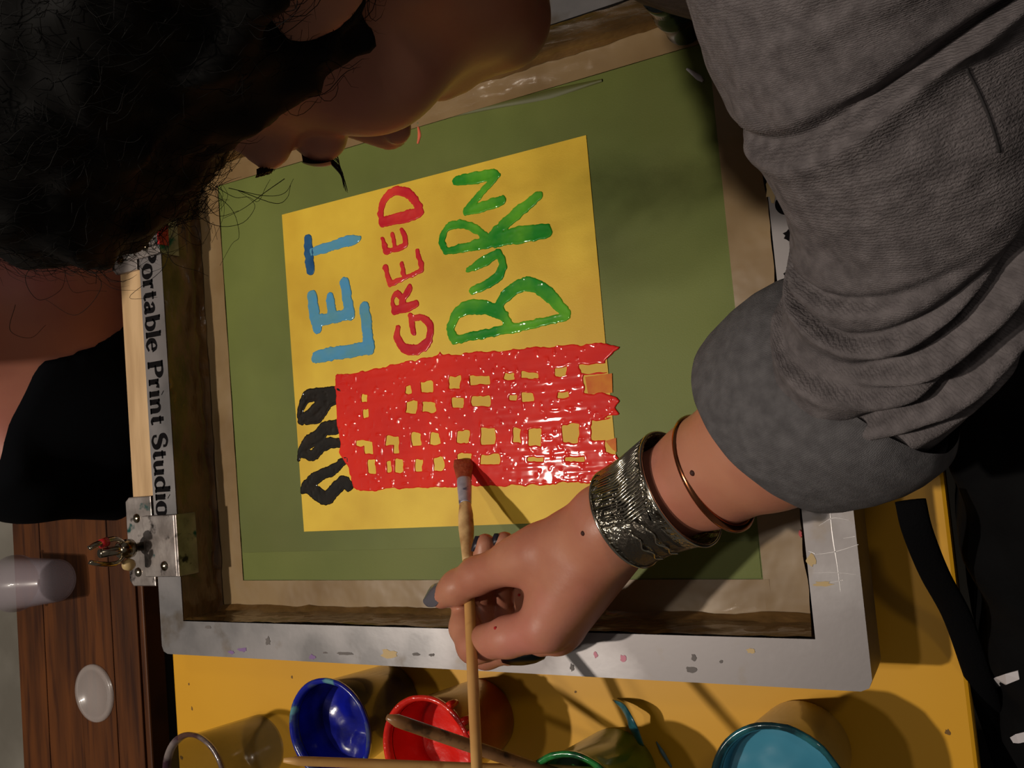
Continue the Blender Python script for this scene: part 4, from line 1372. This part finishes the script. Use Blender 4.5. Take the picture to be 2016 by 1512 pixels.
# ---- sweater sleeve
def sleeve():
    ctrl = np.array([list(P(1690, -330, .318)) + [.066], list(P(1700, -160, .306)) + [.066], list(P(1722, 0, .292)) + [.062], list(P(1748, 110, .282)) + [.058], list(P(1790, 260, .268)) + [.054],
                     list(P(1815, 430, .245)) + [.0515], list(P(1785, 590, .224)) + [.049], list(P(1712, 712, .206)) + [.0455], list(P(1640, 778, .192)) + [.0415]])
    n, mth = 230, 150
    C = spline(ctrl, n)
    c, rad = C[:, :3], C[:, 3]
    t, N, Bv = frames(c)
    u = np.linspace(0, 1, n)[:, None]
    th = np.arange(mth)[None, :] * 2 * math.pi / mth
    pos = c[:, None, :] + rad[:, None, None] * (np.cos(th)[..., None] * N[:, None, :] + np.sin(th)[..., None] * Bv[:, None, :])
    nrmv = np.cos(th)[..., None] * N[:, None, :] + np.sin(th)[..., None] * Bv[:, None, :]
    # angle facing the camera
    tocam = CAMP - c
    cu = np.arctan2((tocam * Bv).sum(1), (tocam * N).sum(1))[:, None]
    a = th - cu
    # side in photo: positive a -> one edge
    d = np.zeros((n, mth))
    rv = RB @ np.array([1.0, 0, 0])
    xr = np.cos(th) * (N @ rv)[:, None] + np.sin(th) * (Bv @ rv)[:, None]
    aa = (a + math.pi) % (2 * math.pi) - math.pi
    folds = [(.335, .10, .020, .018, .0085, .0, 1.7), (.595, .10, .05, .012, .0050, -.8, .9), (.63, .12, .06, .013, .0070, -.5, 1.1), (.668, .17, .04, .021, .0105, .5, 1.3), (.735, .13, .07, .015, .0090, -.3, 1.3),
             (.79, .20, .05, .023, .0130, .7, 1.2), (.855, .14, .06, .017, .0075, -.3, 1.1), (.875, .21, .03, .022, .0070, .7, 1.0), (.16, .05, .02, .018, .003, .8, 1.0)]
    sgx = 1.0 if float((np.sin(aa) * xr).mean()) > 0 else -1.0
    for u0, kx, bow, wd, amp, a0, aw in folds:
        uc = u0 + bow * (np.cos(aa) - .6) - kx * xr + .010 * np.sin(2.3 * aa + 40 * u0)
        win = np.exp(-np.abs((aa - sgx * a0) / aw) ** 2.4)
        x = (u - uc) / wd
        d -= amp * win * np.exp(-x * x)
        d += amp * .5 * win * np.exp(-((x - 1.8) / 1.2) ** 2)
    fd = np.clip((.955 - u) / .17, 0, 1)
    d *= fd * fd * (3 - 2 * fd)
    q = pos.reshape(-1, 3)
    d += (.0030 * vnoise(q, 22, 51) + .0018 * vnoise(q, 50, 52) + .0007 * vnoise(q, 120, 53)).reshape(n, mth)
    V = (pos + nrmv * d[..., None]).reshape(-1, 3)
    Fs = []
    for i in range(n - 1):
        for j in range(mth):
            k = (j + 1) % mth
            Fs.append((i * mth + j, i * mth + k, (i + 1) * mth + k, (i + 1) * mth + j))
    Fs.append(tuple(range(mth))[::-1])
    o = mesh_obj('sweater_sleeve', V, Fs, M['knit'], person)
    uvl = o.data.uv_layers.new(name='UVMap')
    li = np.zeros(len(o.data.loops), np.int32)
    o.data.loops.foreach_get('vertex_index', li)
    uvc = np.c_[(li % mth) / mth, (li // mth) / n]
    uvl.data.foreach_set('uv', uvc.ravel().astype(np.float32))
    return o


slv = sleeve()


def cuff():
    # turned-back cuff: flared band around the forearm, open towards the hand
    c0, c1 = P(1672, 752, .196), P(1560, 812, .178)
    t = (c1 - c0) / np.linalg.norm(c1 - c0)
    n1 = np.cross(t, [0, 0, 1.0])
    n1 /= np.linalg.norm(n1)
    n2 = np.cross(n1, t)
    prof = [(-.020, .0465), (-.0125, .0535), (.0, .0565), (.010, .0575), (.024, .057), (.040, .0545), (.0475, .0525), (.049, .051), (.0475, .0495), (.036, .0505), (.015, .052), (-.010, .050)]
    mth = 110
    V, Fs = [], []
    for i, (s, rr) in enumerate(prof):
        for j in range(mth):
            a = 2 * math.pi * j / mth
            wob = 1 + .05 * math.sin(a * 2 + .7) + .025 * math.sin(a * 3 + 2)
            sh = .006 * math.sin(a + .9) + .004 * math.sin(2 * a)
            V.append(c0 + t * (s + sh) + (n1 * math.cos(a) * .98 + n2 * math.sin(a) * .86) * rr * wob)
    V = np.array(V)
    V += (.0015 * vnoise(V, 30, 61))[:, None] * n2 + (.0008 * vnoise(V, 90, 62))[:, None] * t
    for i in range(len(prof) - 1):
        for j in range(mth):
            k = (j + 1) % mth
            Fs.append((i * mth + j, i * mth + k, (i + 1) * mth + k, (i + 1) * mth + j))
    o = mesh_obj('sweater_cuff', V, Fs, M['knit2'], person)
    uvl = o.data.uv_layers.new(name='UVMap')
    li = np.zeros(len(o.data.loops), np.int32)
    o.data.loops.foreach_get('vertex_index', li)
    uvl.data.foreach_set('uv', np.c_[(li // mth) / 10., (li % mth) / mth * 1.5].ravel().astype(np.float32))
    return o


cuff()

# sweater body, out of the picture to the upper right
p, lo = grid((.2, .02, -.5), (.85, .6, .5), .014)
nb = H(0, -4.5, -19)
d = cap(p, nb + np.array([.02, .01, -.02]), (.62, .22, -.10), .125, .14)
d = smin(d, cap(p, nb + np.array([.02, .0, -.01]), (.43, .23, .335), .075, .072), .05)
d = smin(d, cap(p, nb, (.33, .43, .26), .075, .075), .05)
d = smax(d, -cap(p, H(0, -2, -5), nb, .066, .064), .01)
V, Fs = surfnet(d, lo, .014)
mesh_obj('sweater_body', V, Fs, M['knit'], person)


# black apron front and strap
def apron():
    p, lo = grid((.34, -.56, -.62), (.74, .20, .20), .009)
    qx, qy = np.abs((p[..., 0] - .545) / .187), np.abs((p[..., 1] + .15) / .31)
    d = ((qx ** 2.6 + qy ** 2.6) ** (1 / 2.6) - 1) * .17
    top = .075 + .35 * np.minimum(p[..., 1] + .12, 0) + .3 * np.maximum(p[..., 0] - .40, 0)
    d = smax(d, p[..., 2] - top, .05)
    fold = np.sin((p[..., 1] * 1.0 + p[..., 0] * .6 + p[..., 2] * .35) * 95 + 2 * vnoise(p, 9, 71)) * .003
    d = d + fold + .004 * vnoise(p, 16, 72)
    V, Fs = surfnet(d, lo, .009)
    return mesh_obj('apron', V, Fs, M['apron'], person)


ap = apron()
ap['label'] = 'plain black apron front'
sp = [P(1792, 985, .085), P(1806, 1045, .082), P(1840, 1130, .06), P(1885, 1215, .03), P(1925, 1330, .0), P(1965, 1450, -.05), P(1995, 1560, -.1)]
tube('apron_strap', spline(sp, 50), .0082, M['strap'], person, 12, flat=.3)


def on_view(px, py, ob, dirv=None):
    """first hit of the view ray on an object (world space)"""
    dg = bpy.context.evaluated_depsgraph_get()
    d = RB @ np.array([(px - 1008.0) / FPX, -(py - 756.0) / FPX, -1.0])
    inv = ob.matrix_world.inverted()
    ok, loc, no, _ = ob.ray_cast(inv @ Vector(CAMP), (inv.to_3x3() @ Vector(d)).normalized())
    return (np.array(ob.matrix_world @ loc), np.array(ob.matrix_world.to_3x3() @ no)) if ok else (None, None)


bpy.context.view_layer.update()
sm_ = [on_view(x, y, slv) for x, y in spline([(1902, 135), (1925, 180), (1948, 235), (1968, 300)], 24)]
sm_ = [q[0] + q[1] * .0002 for q in sm_ if q[0] is not None]
if len(sm_) > 4:
    tube('sleeve_seam', sm_, .00045, mat('seam_thread', srgb(40, 37, 38), .9), person, 6)
for quad in ([(1950, 1344), (1962, 1332), (1982, 1326), (2005, 1319), (2008, 1336), (1985, 1346), (1966, 1352), (1952, 1361)],
             [(1992, 1452), (2003, 1445), (2020, 1440), (2040, 1436), (2042, 1452), (2022, 1460), (2008, 1463), (1998, 1462)]):
    pts = [on_view(x, y, ap) for x, y in quad]
    if all(q[0] is not None for q in pts):
        a = [q[0] + q[1] * .0012 for q in pts]
        b_ = [q[0] - q[1] * .001 for q in pts]
        n = len(a)
        Fs = [(i, i + 1, n - 2 - i, n - 1 - i) for i in range(n // 2 - 1)]
        Fs += [(i, n + i, n + (i + 1) % n, (i + 1) % n) for i in range(n)]
        mesh_obj('white_stripe', a + b_, Fs, M['white'], person, smooth=False)['label'] = 'short white stripe'

# ================================================================== JEWELLERY
m = mat('engraved_silver', srgb(186, 180, 166), 0.24, 1.0, col2=srgb(96, 90, 80), nscale=60, lo=.4, hi=.62, bump=.9, bscale=190, bdetail=3, bdist=.004)
M['silver_edge'] = mat('polished_silver', srgb(200, 194, 180), 0.16, 1.0)
M['silver_dark'] = mat('oxidised_silver', srgb(92, 86, 78), 0.35, 0.9, bump=.3, bscale=500)
b0, b1 = P(1231, 1020, .1385), P(1343, 960, .1465)
ax = b1 - b0
LN = np.linalg.norm(ax)
ax = ax / LN
vw = CAMP - (b0 + b1) / 2
vw = vw - ax * (vw @ ax)
vw /= np.linalg.norm(vw)          # angle 0 faces the camera
sd2 = np.cross(ax, vw)
br = empty('silver_bracelet', (b0 + b1) / 2)
tag(br, 'wide engraved silver cuff bracelet with mountain pattern on the wrist', 'bracelet')


def brp(a, s, dr=0.0):
    """a: angle around, s: 0..1 along the arm"""
    R = .0278 + .0042 * s + .0016 * (2 * s - 1) ** 2 + dr
    return b0 + ax * LN * s + (vw * math.cos(a) * 1.0 + sd2 * math.sin(a) * 1.04) * R


na, ns = 120, 16
A = np.linspace(-2.75, 2.75, na)
V, Fs = [], []
for a in A:
    for s in np.linspace(0, 1, ns):
        V.append(brp(a, s))
    for s in np.linspace(1, 0, ns):
        V.append(brp(a, s, -.0014))
n2 = ns * 2
for i in range(na - 1):
    for j in range(n2):
        k = (j + 1) % n2
        Fs.append((i * n2 + j, i * n2 + k, (i + 1) * n2 + k, (i + 1) * n2 + j))
Fs += [tuple(range(n2)), tuple((na - 1) * n2 + j for j in range(n2))[::-1]]
mesh_obj('band', V, Fs, m, br)
for s in (0.01, 0.99):
    tube('edge_wire', [brp(a, s, .0002) for a in A], .0009, M['silver_edge'], br, 8)
# which sense of the angle is the lower edge in the photo
sg = 1 if (RB.T @ sd2)[1] < 0 else -1


def patch(poly, mt, name, dr=.0009):
    """polygon in (angle, s) laid on the band"""
    c = np.mean(poly, 0)
    pts = []
    for i in range(len(poly)):
        p0, p1 = np.array(poly[i]), np.array(poly[(i + 1) % len(poly)])
        for t in np.linspace(0, 1, 6)[:-1]:
            pts.append(p0 + (p1 - p0) * t)
    V = []
    for lev in (1.0, .66, .33):
        V += [brp(sg * (c[0] + (q[0] - c[0]) * lev), c[1] + (q[1] - c[1]) * lev, dr if lev < 1 else 0.0) for q in pts]
    V.append(brp(sg * c[0], c[1], dr))
    n = len(pts)
    Fs = []
    for l in range(2):
        for i in range(n):
            k = (i + 1) % n
            Fs.append((l * n + i, l * n + k, (l + 1) * n + k, (l + 1) * n + i))
    for i in range(n):
        Fs.append((2 * n + i, 2 * n + (i + 1) % n, 3 * n))
    return mesh_obj(name, V, Fs, mt, br, smooth=False)


patch([(.35, .10), (.15, .32), (.62, .42), (1.0, .40), (1.35, .30), (1.35, .05), (.9, .04)], M['silver_dark'], 'mountain_panel')
patch([(.02, .50), (.30, .62), (.75, .60), (1.3, .55), (1.3, .36), (.70, .45), (.30, .40)], M['silver_dark'], 'mountain_panel')
patch([(-.35, .88), (.05, .74), (.5, .82), (1.2, .80), (1.2, .62), (.45, .66), (-.05, .68)], M['silver_dark'], 'mountain_panel')
for s0 in (.44, .68):
    tube('wavy_wire', [brp(sg * a, s0 + .035 * math.sin(a * 17) - .05 * a, .0016) for a in np.linspace(.25, 1.15, 44)], .0006, M['silver_edge'], br, 6)
for k in range(26):
    a = -1.45 + k * .058
    tube('engraved_ray', [brp(sg * a, .06 + .05 * (k % 3), .0006), brp(sg * (a + .10), .48 + .05 * math.sin(k), .0009), brp(sg * (a + .02), .93 - .04 * (k % 2), .0006)], .0007, M['silver_edge'], br, 5)

bc, bx = P(1407, 930, .151), (P(1510, 866, .166) - P(1330, 968, .145))
bx /= np.linalg.norm(bx)
bx = bx + np.array([.10, .0, -.10])
bx /= np.linalg.norm(bx)
vv = CAMP - bc
vv -= bx * (vv @ bx)
vv /= np.linalg.norm(vv)
s2 = np.cross(bx, vv)
ring_pts = [bc + (vv * math.cos(a) * .0320 + s2 * math.sin(a) * .0325) for a in np.linspace(-2.95, 2.95, 90)]
bg = tube('copper_bangle', ring_pts, np.interp(np.linspace(0, 1, 90), [0, .02, .5, .98, 1], [.002, .0029, .0023, .0029, .002]), M['copper'], None, 12)
tag(bg, 'thin copper bangle on the forearm above the silver cuff', 'bangle')

# black stone ring on the middle finger
rg = empty('finger_ring', P(1028, 1290, .101))
tag(rg, 'finger ring with a large flat black oval stone', 'ring')
fa_, fb_ = P(1095, 1242, .110), P(1020, 1268, .102)
fx = (fb_ - fa_) / np.linalg.norm(fb_ - fa_)
rcn = P(1036, 1262, .1037)
q1 = np.cross(fx, [0, 0, 1.0])
q1 /= np.linalg.norm(q1)
q2 = np.cross(q1, fx)
tube('ring_band', [rcn + (q1 * math.cos(a) + q2 * math.sin(a)) * .0138 for a in np.linspace(0, 2 * math.pi, 40)], .0013, M['black_gem'], rg, 8)
out = np.array([.12, -.86, .30])
out /= np.linalg.norm(out)
e1 = fx - out * (fx @ out)
e1 /= np.linalg.norm(e1)
e2 = np.cross(out, e1)
gc = P(1030, 1296, .1060)
V, Fs = [], []
lv = [(1.0, -.0022), (1.0, 0), (.93, .0016), (.6, .0034), (.25, .0042)]
for f_, hh in lv:
    for j in range(32):
        a = 2 * math.pi * j / 32
        V.append(gc + e1 * .0180 * f_ * math.cos(a) + e2 * .0120 * f_ * math.sin(a) + out * hh)
V.append(gc + out * .0044)
for l in range(len(lv) - 1):
    for j in range(32):
        k = (j + 1) % 32
        Fs.append((l * 32 + j, l * 32 + k, (l + 1) * 32 + k, (l + 1) * 32 + j))
Fs += [((len(lv) - 1) * 32 + j, (len(lv) - 1) * 32 + (j + 1) % 32, len(lv) * 32) for j in range(32)]
Fs.append(tuple(range(32))[::-1])
mesh_obj('black_stone', V, Fs, M['black_gem'], rg)

# ================================================================== SECOND PERSON ACROSS THE TABLE
p2 = empty('person', (-0.62, 0.05, -0.76))
tag(p2, 'person in a dark low-necked top leaning in across the table', 'person')


def p2_body(p):
    d = cap(p, (-.60, .10, -.45), (-.545, .11, .02), .135, .125)          # trunk
    d = smin(d, cap(p, (-.575, -.045, .02), (-.575, .27, .02), .062, .062), .08)   # shoulders
    d = smin(d, cap(p, (-.52, -.0, -.06), (-.50, .02, -.04), .07, .07), .05)
    d = smin(d, cap(p, (-.50, .15, -.06), (-.49, .15, -.04), .07, .07), .05)
    d = smin(d, cap(p, (-.56, .08, .05), (-.50, .09, .22), .058, .052), .04)      # neck
    d = smin(d, cap(p, (-.575, -.06, .01), (-.60, -.11, -.28), .05, .043), .04)
    d = smin(d, cap(p, (-.575, .26, .01), (-.60, .32, -.28), .05, .043), .04)
    d = smin(d, cap(p, (-.535, .03, .055), (-.52, -.06, .06), .014, .010), .02)   # collar bones
    d = smin(d, cap(p, (-.535, .12, .055), (-.52, .20, .06), .014, .010), .02)
    # head above the picture
    d = smin(d, ell(p, (-.49, .09, .34), (.085, .07, .11)), .03)
    return d


h2 = .009
p, lo = grid((-.80, -.30, -.50), (-.36, .44, .50), h2)
dB = p2_body(p)
V, Fs = surfnet(dB, lo, h2)
mesh_obj('body', V, Fs, M['skin_b'], p2)
dT = dB - .007
# scoop neckline: cloth only below a slanted plane and outside a neck ellipse
neck = ell(p, (-.47, .205, .10), (.20, .165, .165))
dT = smax(dT, -neck, .01)
dT = np.maximum(dT, p[..., 2] - .075)
dT = dT + .002 * vnoise(p, 18, 81)
V, Fs = surfnet(dT, lo, h2)
tp = mesh_obj('dark_top', V, Fs, M['navy'], p2)
tp['label'] = 'plain near-black top with a low round neckline'
dH = smax(ell(p, (-.505, .09, .37), (.098, .085, .115)), -ell(p, (-.40, .09, .31), (.08, .07, .11)), .02) + .006 * vnoise(p, 30, 82)
V, Fs = surfnet(dH, lo, h2)
mesh_obj('hair', V, Fs, M['hair'], p2)['kind'] = 'stuff'
